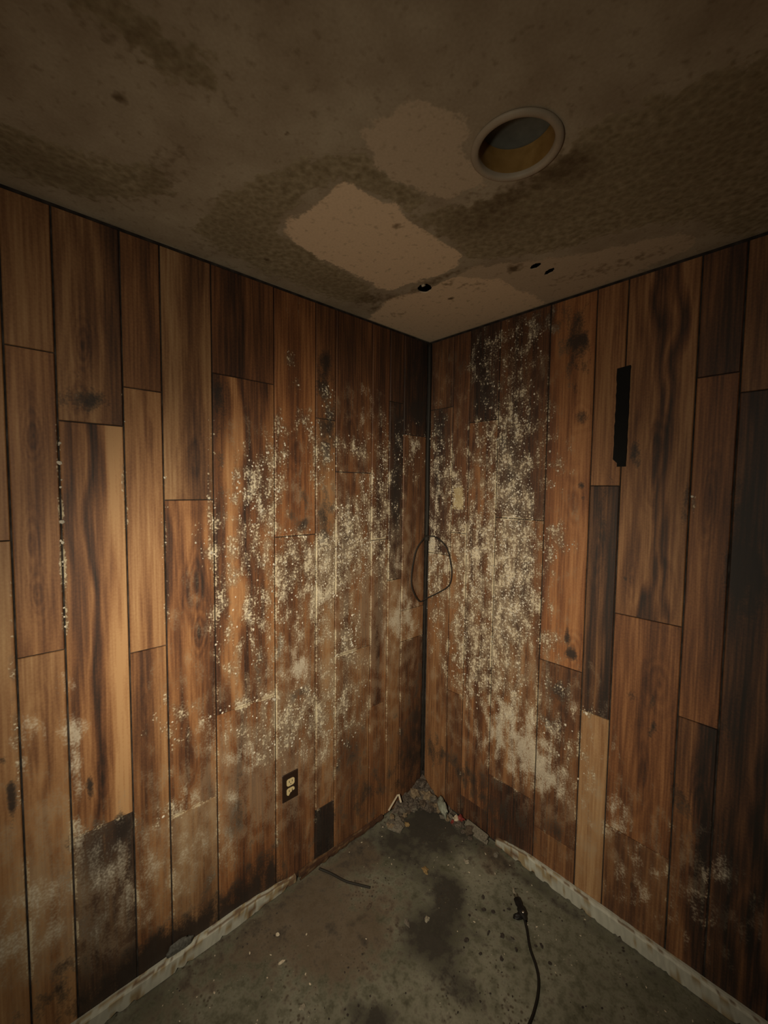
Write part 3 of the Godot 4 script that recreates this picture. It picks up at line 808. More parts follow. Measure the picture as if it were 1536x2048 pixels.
func build_recessed_light() -> void:
	var root := base("recessed_light", Vector3(0.935, TOP, 0.785))
	tag(root, "round recessed can light with off-white trim ring in the ceiling", "ceiling light")
	part("trim_ring", lathe([Vector2(0.088, 0.002), Vector2(0.097, 0.0), Vector2(0.098, -0.003), Vector2(0.095, -0.006), Vector2(0.09, -0.008), Vector2(0.083, -0.0075), Vector2(0.08, -0.004), Vector2(0.079, 0.004)], 64), mats.trim_white, root)
	part("reflector", lathe([Vector2(0.079, 0.003), Vector2(0.0785, 0.02), Vector2(0.077, 0.045), Vector2(0.0765, 0.056)], 56), mats.reflector, root)
	part("can_top", lathe([Vector2(0.0775, 0.055), Vector2(0.074, 0.0535), Vector2(0.072, 0.056), Vector2(0.0, 0.057)], 48), mats.can_grey, root)
	part("lamp_socket", lathe([Vector2(0.011, 0.057), Vector2(0.011, 0.046), Vector2(0.008, 0.045), Vector2(0.007, 0.052), Vector2(0.0, 0.053)], 24), mats.socket, root).position = Vector3(0.026, 0.0, 0.02)

# ---------------------------------------------------------------- skirting
func build_baseboard(left: bool, s0: float, s1: float, height: float, thick: float, rot_end: float, seed_: int) -> ArrayMesh:
	# a board swept along the wall foot: eased top edge, chipped foot, and a rotten end; paint and bare wood in vertex colours
	var st := begin()
	st.set_smooth_group(-1)
	var n := FastNoiseLite.new()
	n.seed = seed_
	n.frequency = 9.0
	n.fractal_octaves = 4
	var rows := []
	var cols := []
	var s := s0
	while s < s1:
		var rot := clampf(1.0 - (s - s0) / rot_end, 0.0, 1.0)
		var a := n.get_noise_2d(s, 0.0)
		var b := n.get_noise_2d(s, 7.0)
		var c := n.get_noise_2d(s * 2.3, 3.0)
		var h := height * (1.0 - rot * rot * 0.45) + a * 0.006 * (0.3 + rot)
		var t := thick * (1.0 - rot * 0.4) + b * 0.004 * (0.2 + rot)
		var foot := maxf(0.0, c * 0.03 - 0.004) + rot * 0.008 * absf(a)
		var split := h - 0.004 - absf(b) * 0.006
		rows.append([Vector3(s, 0.002, 0.0005), Vector3(s, h, 0.0005), Vector3(s, h, t * 0.45), Vector3(s, h - 0.0015 - absf(c) * 0.003, t * 0.8), Vector3(s, split - 0.003, t), Vector3(s, h * 0.5, t), Vector3(s, foot + 0.006, t), Vector3(s, foot + 0.001, t - 0.003 - foot * 0.4), Vector3(s, 0.001, t * 0.3)])
		var line := []
		for k in 9:
			var wear := n.get_noise_2d(s * 1.4, k * 0.13 + 20.0) + rot * 0.65 + (0.05 if left else -0.1)
			var col := Color(0.43, 0.42, 0.35)
			if wear > 0.22:
				col = Color(0.3, 0.23, 0.13) if wear < 0.5 else Color(0.15, 0.09, 0.05)
			if k == 3 and wear > 0.05:
				col = Color(0.14, 0.09, 0.05)
			if k >= 7:
				col = Color(0.1, 0.07, 0.045)
			var f := 1.0 + n.get_noise_2d(s * 6.0, k * 1.7) * 0.3
			line.append(Color(col.r * f, col.g * f, col.b * f))
		cols.append(line)
		s += 0.008
	for i in rows.size() - 1:
		for k in 8:
			var q := [rows[i][k], rows[i + 1][k], rows[i + 1][k + 1], rows[i][k + 1]]
			var cc := [cols[i][k], cols[i + 1][k], cols[i + 1][k + 1], cols[i][k + 1]]
			var e: Vector3 = q[3] - q[0]
			var nn := Vector3(0, -e.z, e.y) * -1.0
			nn = Vector3(0, e.z, -e.y)
			nn = Vector3(nn.z, nn.y, nn.x) if left else nn
			for tri in [[0, 1, 2], [0, 2, 3]]:
				var p := []
				for c in tri:
					var v: Vector3 = q[c]
					p.append([on_wall(left, v.x, v.y, v.z), cc[c]])
				if (p[1][0] - p[0][0]).cross(p[2][0] - p[0][0]).dot(nn) > 0.0:
					p = [p[0], p[2], p[1]]
				for v in p:
					st.set_color(v[1])
					st.add_vertex(v[0])
	# the broken end
	for k in 7:
		for c in [0, k + 1, k + 2]:
			var v: Vector3 = rows[0][mini(c, 8)]
			st.set_color(Color(0.16, 0.1, 0.055))
			st.add_vertex(on_wall(left, v.x, v.y, v.z))
	return done(st)

# ---------------------------------------------------------------- things
func build_outlet() -> void:
	var root := base("wall_outlet", Vector3(0.0, 0.43, 0.813))
	tag(root, "duplex outlet with dark brown cover plate low on the plank wall", "outlet")
	part("cover_plate", block(Vector3(0.0005, -0.058, -0.0355), Vector3(0.0065, 0.058, 0.0355), 0.0025), mats.outlet_brown, root)
	for up in [1, -1]:
		var st := begin()
		st.set_smooth_group(-1)
		var pts := []
		for k in 28:
			var a := TAU * k / 28.0
			var p := Vector2(clampf(cos(a) * 0.0205, -0.0175, 0.0175), clampf(sin(a) * 0.0175, -0.0145, 0.0145))
			if up < 0 and a > PI * 1.02 and a < PI * 1.62:
				p *= 0.28        # the lower face is broken away at its foot
			pts.append(p)
		for k in 28:
			var p: Vector2 = pts[k]
			var q: Vector2 = pts[(k + 1) % 28]
			face(st, Vector3(0.0086, 0, 0), Vector3(0.0086, p.y, p.x), Vector3(0.0086, q.y, q.x), Vector3.RIGHT)
			quad(st, Vector3(0.006, p.y, p.x), Vector3(0.0086, p.y, p.x), Vector3(0.0086, q.y, q.x), Vector3(0.006, q.y, q.x), Vector3(0, p.y + q.y, p.x + q.x))
		var o := part("receptacle", done(st), mats.ivory, root)
		o.position = Vector3(0, 0.0195 * up, 0.0)
		o.set_meta("label", "ivory receptacle face" if up > 0 else "ivory receptacle face with a broken edge")
		for k in [-1, 1]:
			part("slot", block(Vector3(0.0076, -0.001, k * 0.0065 - 0.0012), Vector3(0.009, 0.008, k * 0.0065 + 0.0012)), mats.slot_dark, o)
		if up > 0:
			part("ground_hole", block(Vector3(0.0076, -0.0095, -0.0022), Vector3(0.009, -0.005, 0.0022), 0.0006), mats.slot_dark, o)
	part("screw", lathe([Vector2(0.0, 0.0016), Vector2(0.002, 0.0014), Vector2(0.003, 0.0)], 12), mats.outlet_brown, root).transform = Transform3D(Basis(Vector3(0, 0, 1), -PI / 2), Vector3(0.0064, 0, 0))

func build_corner_cable() -> void:
	var root := base("hanging_cable", Vector3(0, 0, 0))
	tag(root, "thin dark cable run down the wall corner ending in a loop", "cable")
	part("riser", tube([Vector3(0.011, 2.385, 0.013), Vector3(0.012, 2.1, 0.011), Vector3(0.01, 1.8, 0.012), Vector3(0.013, 1.55, 0.011), Vector3(0.014, 1.4, 0.014)], 0.0085, 8, 8), mats.rubber, root)
	part("loop", tube([Vector3(0.02, 1.4, 0.022), Vector3(0.074, 1.401, 0.016), Vector3(0.141, 1.362, 0.014), Vector3(0.171, 1.296, 0.013), Vector3(0.182, 1.222, 0.012), Vector3(0.165, 1.164, 0.014), Vector3(0.098, 1.115, 0.018), Vector3(0.036, 1.078, 0.024), Vector3(0.022, 1.067, 0.036), Vector3(0.018, 1.063, 0.065), Vector3(0.016, 1.109, 0.104), Vector3(0.013, 1.171, 0.124), Vector3(0.013, 1.26, 0.115), Vector3(0.016, 1.34, 0.091), Vector3(0.02, 1.388, 0.046), Vector3(0.018, 1.404, 0.018)], 0.0032, 7, 7), mats.rubber, root)
	part("tie", lathe([Vector2(0.0, -0.014), Vector2(0.011, -0.013), Vector2(0.0135, -0.004), Vector2(0.012, 0.008), Vector2(0.0, 0.012)], 14), mats.rubber, root).position = Vector3(0.02, 1.39, 0.022)
	part("tail", tube([Vector3(0.016, 1.385, 0.016), Vector3(0.011, 1.2, 0.011), Vector3(0.009, 0.9, 0.01), Vector3(0.008, 0.5, 0.008), Vector3(0.009, 0.12, 0.009)], 0.0034, 7, 8), mats.rubber, root)

func build_black_strip() -> void:
	var rng := RandomNumberGenerator.new()
	rng.seed = 77
	var st := begin()
	st.set_smooth_group(-1)
	var n := 26
	var rows := []
	for i in n + 1:
		var t := i / float(n)
		var y := lerpf(1.736, 2.086, t)
		var l := lerpf(0.8945, 0.897, t) + rng.randf_range(-0.0016, 0.0016)
		var r := lerpf(0.9395, 0.941, t) + rng.randf_range(-0.0008, 0.0008)
		if t < 0.075:
			l = 0.909
		rows.append([Vector3(l, y, 0.001), Vector3(l + 0.001, y, 0.006), Vector3(r - 0.001, y + (0.004 if t > 0.97 else 0.0), 0.0065), Vector3(r, y, 0.001)])
	for i in n:
		for k in 3:
			quad(st, rows[i][k], rows[i][k + 1], rows[i + 1][k + 1], rows[i + 1][k], [Vector3(-1, 0, 0.2), Vector3(0, 0, 1), Vector3(1, 0, 0.2)][k])
	quad(st, rows[0][0], rows[0][1], rows[0][2], rows[0][3], Vector3.DOWN)
	quad(st, rows[n][0], rows[n][1], rows[n][2], rows[n][3], Vector3.UP)
	tag(solo("black_strip", done(st), mats.tape), "black vertical strip stuck over a plank joint on the wall", "tape strip")

func build_power_cord() -> void:
	var root := base("power_cord", Vector3(0.7, 0.0, 0.2))
	tag(root, "black power cord with a moulded plug lying on the floor", "power cord")
	var t := Transform3D(Basis(Vector3.UP, -atan2(0.053, 0.068)), Vector3(-0.002, 0.012, -0.004))
	# plug body: a tapered block along local x, tip at -x
	var st := begin()
	st.set_smooth_group(0)
	var secs := [[-0.04, 0.008, 0.006], [-0.036, 0.0135, 0.0085], [-0.016, 0.0145, 0.0095], [-0.006, 0.011, 0.0085], [0.004, 0.0165, 0.0105], [0.024, 0.0165, 0.0105], [0.034, 0.01, 0.008], [0.05, 0.0055, 0.0055]]
	var rings := []
	for q in secs:
		var ring := []
		for k in 14:
			var a := TAU * k / 14.0
			ring.append(t * Vector3(q[0], sin(a) * q[2], cos(a) * q[1]))
		rings.append(ring)
	for i in rings.size() - 1:
		for k in 14:
			var mid: Vector3 = t * Vector3(secs[i][0], 0, 0)
			quad(st, rings[i][k], rings[i][(k + 1) % 14], rings[i + 1][(k + 1) % 14], rings[i + 1][k], (rings[i][k] + rings[i][(k + 1) % 14]) / 2.0 - mid)
	for k in 14:
		face(st, t * Vector3(-0.041, 0, 0), rings[0][k], rings[0][(k + 1) % 14], t.basis * Vector3.LEFT)
	var plug := part("plug", done(st, true), mats.black_plastic, root)
	for k in [-1, 1]:
		part("prong", block(Vector3(-0.056, -0.003, k * 0.0062 - 0.0008), Vector3(-0.039, 0.003, k * 0.0062 + 0.0008), 0.0004), mats.steel, plug).transform = t
	part("side_tap", lump(31, 0.3, Vector3(0.019, 0.008, 0.011), true, 3), mats.black_plastic, root).transform = Transform3D(Basis(Vector3.UP, 0.9), Vector3(0.006, 0.0, 0.027))
	part("rivet", lathe([Vector2(0.0, 0.0025), Vector2(0.004, 0.002), Vector2(0.005, 0.0)], 14), mats.steel, root).position = Vector3(0.017, 0.0225, 0.012)
	part("flex", tube([Vector3(0.03, 0.011, 0.024), Vector3(0.055, 0.0055, 0.05), Vector3(0.092, 0.0048, 0.097), Vector3(0.13, 0.0048, 0.13), Vector3(0.157, 0.0048, 0.162), Vector3(0.176, 0.0048, 0.204), Vector3(0.188, 0.0048, 0.25), Vector3(0.194, 0.0048, 0.29), Vector3(0.205, 0.0048, 0.4), Vector3(0.28, 0.0048, 0.62), Vector3(0.5, 0.0048, 0.9), Vector3(0.9, 0.0048, 1.3)], 0.0046, 8, 8), mats.black_plastic, root)

func heap_height(x: float, z: float) -> float:
	var d := x + z + 0.35 * minf(x, z)
	return 0.066 * pow(clampf(1.0 - d / 0.25, 0.0, 1.0), 0.75) + 0.03 * clampf(1.0 - x / 0.07, 0.0, 1.0) * clampf(1.0 - z / 0.3, 0.0, 1.0)

func build_floor_bits() -> void:
	tag(solo("cable_stub", tube([Vector3(0.03, 0.012, 0.69), Vector3(0.075, 0.0055, 0.662), Vector3(0.144, 0.0048, 0.636), Vector3(0.19, 0.0048, 0.607), Vector3(0.236, 0.0046, 0.576)], 0.0045, 7), mats.rubber), "short dark cable stub lying out from the wall foot", "cable")
	# the heap of fallen plaster in the corner
	var heap := begin()
	heap.set_smooth_group(0)
	var n := FastNoiseLite.new()
	n.seed = 9
	n.frequency = 14.0
	n.fractal_octaves = 4
	var m := 34
	var reach := 0.3
	var hs := []
	for i in m + 1:
		var row := []
		for k in m + 1:
			var x := 0.004 + reach * i / m
			var z := 0.004 + reach * k / m
			var h := heap_height(x, z)
			h += n.get_noise_2d(x, z) * 0.03 * clampf(h * 60.0, 0.0, 1.0) - 0.003
			row.append(Vector3(x, maxf(h, -0.004), z))
		hs.append(row)
	for i in m:
		for k in m:
			quad(heap, hs[i][k], hs[i + 1][k], hs[i + 1][k + 1], hs[i][k + 1], Vector3.UP)
	tag(solo("rubble_heap", done(heap, true), mats.dirt), "crumbled dirt and plaster heaped in the wet corner", "rubble", "", "stuff")
	var rng := RandomNumberGenerator.new()
	rng.seed = 2024
	var shapes := []
	for k in 5:
		shapes.append(lump(100 + k, 0.4, Vector3(1.0, rng.randf_range(0.55, 0.85), rng.randf_range(0.7, 1.0))))
	var stones := [["tan", mats.plaster_tan], ["grey", mats.plaster_grey], ["brown", mats.plaster_brown], ["brown", mats.dirt]]
	var laid := []
	for k in 400:
		var x := 0.0
		var z := 0.0
		var where := "in the very corner"
		if k < 140:
			x = 0.03 + rng.randf() * 0.11
			z = 0.03 + rng.randf() * (0.15 - x * 0.7)
		elif k < 280:
			x = 0.032 + rng.randf() * 0.05
			z = 0.12 + rng.randf() * 0.18
			where = "along the outlet wall"
		else:
			z = 0.032 + rng.randf() * 0.04
			x = 0.13 + rng.randf() * 0.24
			where = "along the wall with the black strip"
		var r := 0.011 + 0.02 * pow(rng.randf(), 1.5)
		x = maxf(x, r * 1.25)
		z = maxf(z, r * 1.25)
		var free := true
		for q in laid:
			if Vector2(x - q.x, z - q.y).length() < (r + q.z) * 0.74:
				free = false
		if not free:
			continue
		laid.append(Vector3(x, z, r))
		var stone: Array = stones[rng.randi() % 4]
		var o := solo("plaster_clod", shapes[k % 5], stone[1], Vector3(x, maxf(heap_height(x, z) - 0.003, 0.0), z))
		o.scale = Vector3.ONE * r
		o.rotation.y = rng.randf() * TAU
		tag(o, "%s clod of broken plaster in the heap %s" % [stone[0], where], "plaster clod", "plaster clods in the corner heap")
	# single pieces that stand out in and near the heap
	var strip := begin()
	strip.set_smooth_group(-1)
	add_block(strip, Vector3(-0.0045, -0.002, -0.042), Vector3(0.0045, 0.002, 0.042), 0.001, Transform3D(Basis.from_euler(Vector3(0.5, 0.12, 0.3)), Vector3(0.022, 0.066, 0.24)))
	add_block(strip, Vector3(-0.004, -0.002, -0.003), Vector3(0.034, 0.002, 0.006), 0.001, Transform3D(Basis.from_euler(Vector3(0.1, -0.45, -0.6)), Vector3(0.024, 0.086, 0.2)))
	tag(solo("lath_strip", done(strip), mats.chalk), "bent white strip of broken trim leaning on the rubble", "trim scrap")
	var slab := solo("plaster_slab", lump(140, 0.28, Vector3(0.045, 0.012, 0.032)), mats.plaster_grey, Vector3(0.085, 0.0, 0.285))
	slab.rotation.y = 0.6
	tag(slab, "flat grey slab of plaster at the foot of the heap", "plaster piece")
	var rag := solo("plastic_scrap", lump(151, 0.3, Vector3(0.018, 0.02, 0.05), true, 3), mats.pale_grey, Vector3(0.185, 0.024, 0.045))
	rag.rotation = Vector3(0.25, 1.0, 0.2)
	tag(rag, "crumpled pale grey scrap beside the rubble heap", "scrap")
	tag(solo("foil_scrap", lump(160, 0.7, Vector3(0.011, 0.009, 0.008)), mats.foil, Vector3(0.165, 0.02, 0.045)), "small shiny crumpled foil scrap on the rubble", "foil")
	var wrap := base("wrapper", Vector3(0.268, 0.008, 0.042))
	tag(wrap, "crumpled red and white wrapper at the wall foot", "wrapper")
	part("red_end", lump(170, 0.5, Vector3(0.018, 0.013, 0.014)), mats.red, wrap).position = Vector3(0.016, 0.008, -0.012)
	part("white_middle", lump(171, 0.5, Vector3(0.017, 0.013, 0.014)), mats.chalk, wrap).position = Vector3(0.0, 0.004, 0.0)
	part("red_tip", lump(172, 0.5, Vector3(0.012, 0.008, 0.01)), mats.red, wrap).position = Vector3(-0.006, -0.002, 0.02)
	var slat := begin()
	slat.set_smooth_group(-1)
	add_block(slat, Vector3(-0.062, -0.006, -0.016), Vector3(0.062, 0.006, 0.016), 0.002, Transform3D(Basis.from_euler(Vector3(0.5, -0.06, 0.02)), Vector3(0.375, 0.026, 0.03)))
	add_block(slat, Vector3(-0.03, -0.004, -0.01), Vector3(0.04, 0.004, 0.01), 0.002, Transform3D(Basis.from_euler(Vector3(0.5, 0.12, -0.1)), Vector3(0.405, 0.018, 0.045)))
	tag(solo("broken_slat", done(slat), mats.driftwood), "broken grey wooden slat beside the red and white wrapper", "wood scrap")
	var bits := [
		["tan_chip", "tan chip of wood on the dark wet patch", Vector3(0.335, 0, 0.35), Vector3(0.017, 0.006, 0.012), mats.wood_tan],
		["tan_chip", "small tan chip in front of the rubble heap", Vector3(0.115, 0, 0.235), Vector3(0.014, 0.008, 0.01), mats.wood_tan],
		["plaster_chip", "white plaster chip beside the pale dust patch", Vector3(0.43, 0, 0.18), Vector3(0.013, 0.005, 0.01), mats.chalk_grey],
		["plaster_chip", "grey plaster chip near the baseboard end", Vector3(0.5, 0, 0.055), Vector3(0.016, 0.007, 0.012), mats.plaster_grey],
		["paper_sliver", "pale paper sliver near the plug prongs", Vector3(0.64, 0, 0.145), Vector3(0.013, 0.003, 0.005), mats.chalk_grey],
		["paint_flake", "long white flake on the bare concrete", Vector3(0.232, 0, 0.978), Vector3(0.004, 0.003, 0.011), mats.chalk],
		["paint_flake", "bright square flake near the painted baseboard", Vector3(0.142, 0, 0.945), Vector3(0.006, 0.003, 0.006), mats.chalk],
		["paint_flake", "pale flake at the lower edge of the floor", Vector3(0.389, 0, 0.989), Vector3(0.009, 0.003, 0.008), mats.chalk_grey],
		["plaster_chip", "pale angular chip amid the dark stain", Vector3(0.475, 0, 0.495), Vector3(0.012, 0.005, 0.008), mats.chalk_grey],
		["plaster_chip", "flat grey flake beside the dark stain", Vector3(0.43, 0, 0.56), Vector3(0.018, 0.003, 0.008), mats.plaster_grey],
		["brown_shard", "brown shard lying on the reddish stain", Vector3(0.29, 0, 0.63), Vector3(0.006, 0.003, 0.018), mats.plaster_brown],
	]
	var seed_ := 300
	for b in bits:
		var o := solo(b[0], lump(seed_, 0.45, b[3]), b[4], b[2])
		o.rotation.y = seed_ * 0.7
		tag(o, b[1], "debris")
		seed_ += 1
	var spots := [["dark dirt clod on the concrete between plug and stain", [[0.63, 0.28], [0.6, 0.3], [0.575, 0.36], [0.66, 0.36], [0.62, 0.44], [0.68, 0.44], [0.57, 0.26]]], ["dark dirt clod on the concrete beside the black cord", [[0.665, 0.225], [0.73, 0.31], [0.76, 0.335], [0.74, 0.4], [0.7, 0.33]]], ["dark dirt clod between the black cord and the baseboard", [[0.8, 0.27], [0.815, 0.255], [0.86, 0.285]]]]
	for s in spots:
		for p in s[1]:
			var o := solo("dirt_clod", shapes[rng.randi() % 5], mats.soil, Vector3(p[0], 0, p[1]))
			o.scale = Vector3(rng.randf_range(0.6, 1.2), 0.4, rng.randf_range(0.4, 0.9)) * rng.randf_range(0.006, 0.0105)
			o.rotation.y = rng.randf() * TAU
			tag(o, s[0], "dirt clod", "dirt clods near the plug")
	scatter("paint_flakes", "white paint and plaster flakes strewn over the floor", 420, shapes[1], mats.chalk, 0.001, 0.0046, 0.35, 11)
	scatter("dirt_crumbs", "fine dark dirt crumbs strewn over the concrete floor", 700, shapes[2], mats.soil, 0.001, 0.0042, 0.55, 12)

func scatter(called: String, label: String, count: int, m: Mesh, mat: Material, r0: float, r1: float, flat: float, seed_: int) -> void:
	var rng := RandomNumberGenerator.new()
	rng.seed = seed_
	var n := FastNoiseLite.new()
	n.seed = seed_
	n.frequency = 2.4
	n.fractal_octaves = 3
	var mm := MultiMesh.new()
	mm.transform_format = MultiMesh.TRANSFORM_3D
	mm.mesh = m
	var ts := []
	while ts.size() < count:
		var p := Vector2(rng.randf_range(0.04, 1.7), rng.randf_range(0.04, 1.7))
		if n.get_noise_2dv(p) + rng.randf_range(-0.25, 0.25) < 0.08:
			continue
		var r := lerpf(r0, r1, pow(rng.randf(), 2.2))
		ts.append(Transform3D(Basis(Vector3.UP, rng.randf() * TAU) * Basis.from_scale(Vector3(r, r * flat, r * rng.randf_range(0.5, 1.0))), Vector3(p.x, 0, p.y)))
	mm.instance_count = count
	for i in count:
		mm.set_instance_transform(i, ts[i])
	var o := MultiMeshInstance3D.new()
	o.name = called
	o.multimesh = mm
	o.material_override = mat
	add_child(o)
	tag(o, label, "debris", "", "stuff")

func build_torch() -> void:
	# the torch that lights the corner, on an added, unseen tripod stand behind the camera
	var at := LAMP_POS
	var dir := (LAMP_AIM - at).normalized()
	var root := base("torch_on_added_stand", Vector3(at.x, 0, at.z) - Vector3(dir.x, 0, dir.z) * 0.1)
	tag(root, "torch on an added tripod stand behind the photographer", "torch")
	var top := at.y - 0.1
	part("pole", tube([Vector3(0, 0.12, 0), Vector3(0, top, 0)], 0.012, 12, 2), mats.black_plastic, root)
	for k in 3:
		var a := TAU * k / 3.0 + 0.4
		part("leg", tube([Vector3(0, 0.5, 0), Vector3(cos(a) * 0.34, 0.009, sin(a) * 0.34)], 0.009, 8, 2), mats.black_plastic, root)
	var look := Basis.looking_at(dir, Vector3.UP)
	var tip := Transform3D(look * Basis(Vector3(1, 0, 0), -PI / 2), at - root.position)
	part("lamp_head", lathe([Vector2(0.0, -0.11), Vector2(0.03, -0.11), Vector2(0.04, -0.09), Vector2(0.055, -0.03), Vector2(0.06, 0.0), Vector2(0.055, 0.002), Vector2(0.05, -0.006)], 32), mats.black_plastic, root).transform = tip
	part("lens", lathe([Vector2(0.052, -0.006), Vector2(0.0, -0.003)], 32), mats.glow, root).transform = tip
	for lobe in [["beam", LAMP_ENERGY, LAMP_ANGLE], ["spill", SPILL_ENERGY, SPILL_ANGLE]]:
		var spot := SpotLight3D.new()
		spot.name = lobe[0]
		spot.light_color = LAMP_COLOR
		spot.light_energy = lobe[1]
		spot.light_size = 0.05
		spot.spot_angle = lobe[2]
		spot.spot_angle_attenuation = 1.0
		spot.spot_range = 9.0
		spot.spot_attenuation = 2.0
		spot.shadow_enabled = true
		root.add_child(spot)
		spot.transform = Transform3D(look, at - root.position + dir * 0.012)

func make_materials() -> void:
	mats.backing = grained(Color(0.12, 0.085, 0.06), 0.3, 0.5, 0.95)
	mats.void_dark = paint(Color(0.1, 0.085, 0.07), 0.95)
	mats.plain_wall = grained(Color(0.36, 0.25, 0.16), 0.3, 1.2, 0.8, 8)
	mats.paper = paint(Color(0.78, 0.72, 0.62), 0.9)
	mats.trim_white = grained(Color(0.66, 0.6, 0.52), 0.08, 0.4, 0.6, 5)
	mats.reflector = grained(Color(0.62, 0.47, 0.24), 0.15, 0.3, 0.5, 6)
	mats.can_grey = grained(Color(0.36, 0.36, 0.33), 0.12, 0.3, 0.7, 7)
	mats.socket = paint(Color(0.5, 0.48, 0.42), 0.6)
	mats.outlet_brown = paint(Color(0.17, 0.11, 0.075), 0.45)
	mats.ivory = paint(Color(0.82, 0.74, 0.56), 0.5)
	mats.slot_dark = paint(Color(0.05, 0.04, 0.035), 0.9)  # dark colour standing for the shade inside the outlet slots
	mats.rubber = paint(Color(0.13, 0.11, 0.085), 0.75)
	mats.tape = paint(Color(0.03, 0.028, 0.026), 0.95)
	mats.black_plastic = paint(Color(0.06, 0.055, 0.05), 0.55)
	mats.steel = paint(Color(0.75, 0.73, 0.7), 0.35, 1.0)
	mats.dirt = grained(Color(0.27, 0.2, 0.135), 0.55, 0.12, 0.95, 21)
	mats.soil = grained(Color(0.17, 0.13, 0.1), 0.3, 0.1, 0.95, 22)
	mats.plaster_tan = grained(Color(0.5, 0.41, 0.29), 0.35, 0.1, 0.95, 23)
	mats.plaster_grey = grained(Color(0.42, 0.38, 0.32), 0.3, 0.1, 0.95, 24)
	mats.plaster_brown = grained(Color(0.31, 0.24, 0.17), 0.35, 0.1, 0.95, 25)
	mats.chalk = grained(Color(0.8, 0.74, 0.64), 0.12, 0.1, 0.9, 26)
	mats.chalk_grey = grained(Color(0.6, 0.56, 0.48), 0.2, 0.1, 0.9, 27)
	mats.pale_grey = grained(Color(0.56, 0.57, 0.5), 0.25, 0.1, 0.7, 28)
	mats.scrap_grey = grained(Color(0.34, 0.33, 0.3), 0.3, 0.1, 0.8, 33)
	mats.driftwood = grained(Color(0.44, 0.4, 0.33), 0.35, 0.08, 0.9, 29)
	mats.wood_tan = grained(Color(0.55, 0.43, 0.24), 0.25, 0.1, 0.85, 30)
	mats.foil = paint(Color(0.95, 0.94, 0.92), 0.2, 1.0)
	mats.red = grained(Color(0.52, 0.17, 0.14), 0.2, 0.1, 0.6, 31)
	mats.mould = paint(Color(1, 1, 1), 0.95)
	mats.mould.vertex_color_use_as_albedo = true
	mats.board = paint(Color(1, 1, 1), 0.75)
	mats.board.vertex_color_use_as_albedo = true
	mats.board_rotten = paint(Color(0.62, 0.5, 0.4), 0.9)
	mats.board_rotten.vertex_color_use_as_albedo = true
	mats.glow = paint(Color(0.9, 0.88, 0.8), 0.4)
	mats.glow.emission_enabled = true
	mats.glow.emission = LAMP_COLOR
	mats.glow.emission_energy_multiplier = 2.0

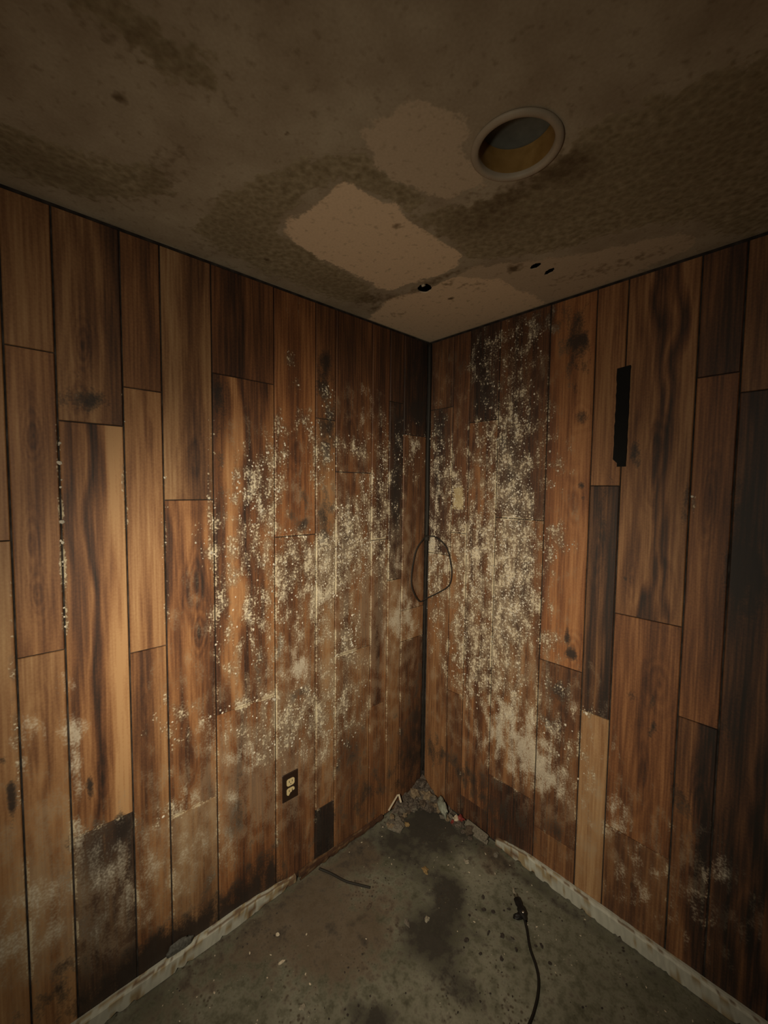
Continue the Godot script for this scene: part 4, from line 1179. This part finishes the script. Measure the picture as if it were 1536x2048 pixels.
func _ready() -> void:
	# camera
	var cam := Camera3D.new()
	cam.name = "camera"
	cam.fov = CAM_FOV
	cam.near = 0.02
	add_child(cam)
	var fw := Vector3(sin(CAM_YAW) * cos(CAM_PITCH), sin(CAM_PITCH), -cos(CAM_YAW) * cos(CAM_PITCH))
	var rt := fw.cross(Vector3.UP).normalized()
	var up := rt.cross(fw)
	cam.transform = Transform3D(Basis(rt * cos(CAM_ROLL) + up * sin(CAM_ROLL), up * cos(CAM_ROLL) - rt * sin(CAM_ROLL), -fw), CAM_POS)
	cam.current = true
	# a closed dark room: no sky, one lamp
	var env := Environment.new()
	env.background_mode = Environment.BG_COLOR
	env.background_color = Color(0, 0, 0)
	env.ambient_light_source = Environment.AMBIENT_SOURCE_DISABLED
	env.tonemap_mode = Environment.TONE_MAPPER_LINEAR
	env.tonemap_exposure = EXPOSURE
	env.sdfgi_enabled = true
	env.ssao_enabled = true
	env.ssil_enabled = true
	var we := WorldEnvironment.new()
	we.environment = env
	add_child(we)
	make_materials()
	build_torch()

	# textures of the four surfaces, each computed on its own thread
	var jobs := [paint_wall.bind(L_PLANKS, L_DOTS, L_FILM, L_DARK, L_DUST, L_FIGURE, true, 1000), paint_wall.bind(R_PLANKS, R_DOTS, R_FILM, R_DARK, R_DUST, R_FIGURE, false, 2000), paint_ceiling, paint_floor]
	var threads := []
	for j in jobs:
		var t := Thread.new()
		t.start(j)
		threads.append(t)
	var got := []
	for t in threads:
		got.append(t.wait_to_finish())

	# the room
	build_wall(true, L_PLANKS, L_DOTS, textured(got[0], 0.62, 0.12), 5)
	build_wall(false, R_PLANKS, R_DOTS, textured(got[1], 0.62, 0.12), 6)
	build_ceiling(textured(got[2], 0.95, 0.25))
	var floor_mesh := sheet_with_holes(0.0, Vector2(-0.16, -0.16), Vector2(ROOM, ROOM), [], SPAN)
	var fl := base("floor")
	tag(fl, "bare grey concrete floor with dark wet stains, darker patches and grit", "floor", "", "structure")
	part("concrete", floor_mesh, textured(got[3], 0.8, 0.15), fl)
	part("slab", block(Vector3(-0.16, -0.12, -0.16), Vector3(ROOM + 0.1, -0.002, ROOM + 0.1)), mats.void_dark, fl)
	tag(solo("wall_rear", block(Vector3(-0.16, -0.05, ROOM), Vector3(ROOM + 0.1, TOP + 0.2, ROOM + 0.1)), mats.plain_wall), "plain brown wall behind the camera", "wall", "", "structure")
	tag(solo("wall_side", block(Vector3(ROOM, -0.05, -0.16), Vector3(ROOM + 0.1, TOP + 0.2, ROOM)), mats.plain_wall), "plain brown wall beside the camera", "wall", "", "structure")
	tag(solo("baseboard_left", build_baseboard(true, 0.79, ROOM - 0.01, 0.06, 0.022, 0.3, 71), mats.board), "worn off-white baseboard with a rotten end under the outlet wall", "baseboard", "", "structure")
	tag(solo("baseboard_right", build_baseboard(false, 0.47, ROOM - 0.01, 0.067, 0.021, 0.24, 72), mats.board), "painted grey-white baseboard with a split yellowed end", "baseboard", "", "structure")
	tag(solo("trim_1", build_baseboard(true, 0.3, 0.775, 0.042, 0.024, 1.4, 73), mats.board_rotten), "low rotten brown remains of baseboard beside the rubble", "trim", "", "structure")

	# the things
	build_recessed_light()
	build_outlet()
	build_corner_cable()
	build_black_strip()
	build_power_cord()
	var scrap := solo("paper_scrap", lump(180, 0.35, Vector3(0.006, 0.022, 0.042), true, 3), mats.scrap_grey, Vector3(0.009, 0.056, 1.245))
	tag(scrap, "crumpled grey scrap tucked behind the worn baseboard", "scrap")
	build_floor_bits()
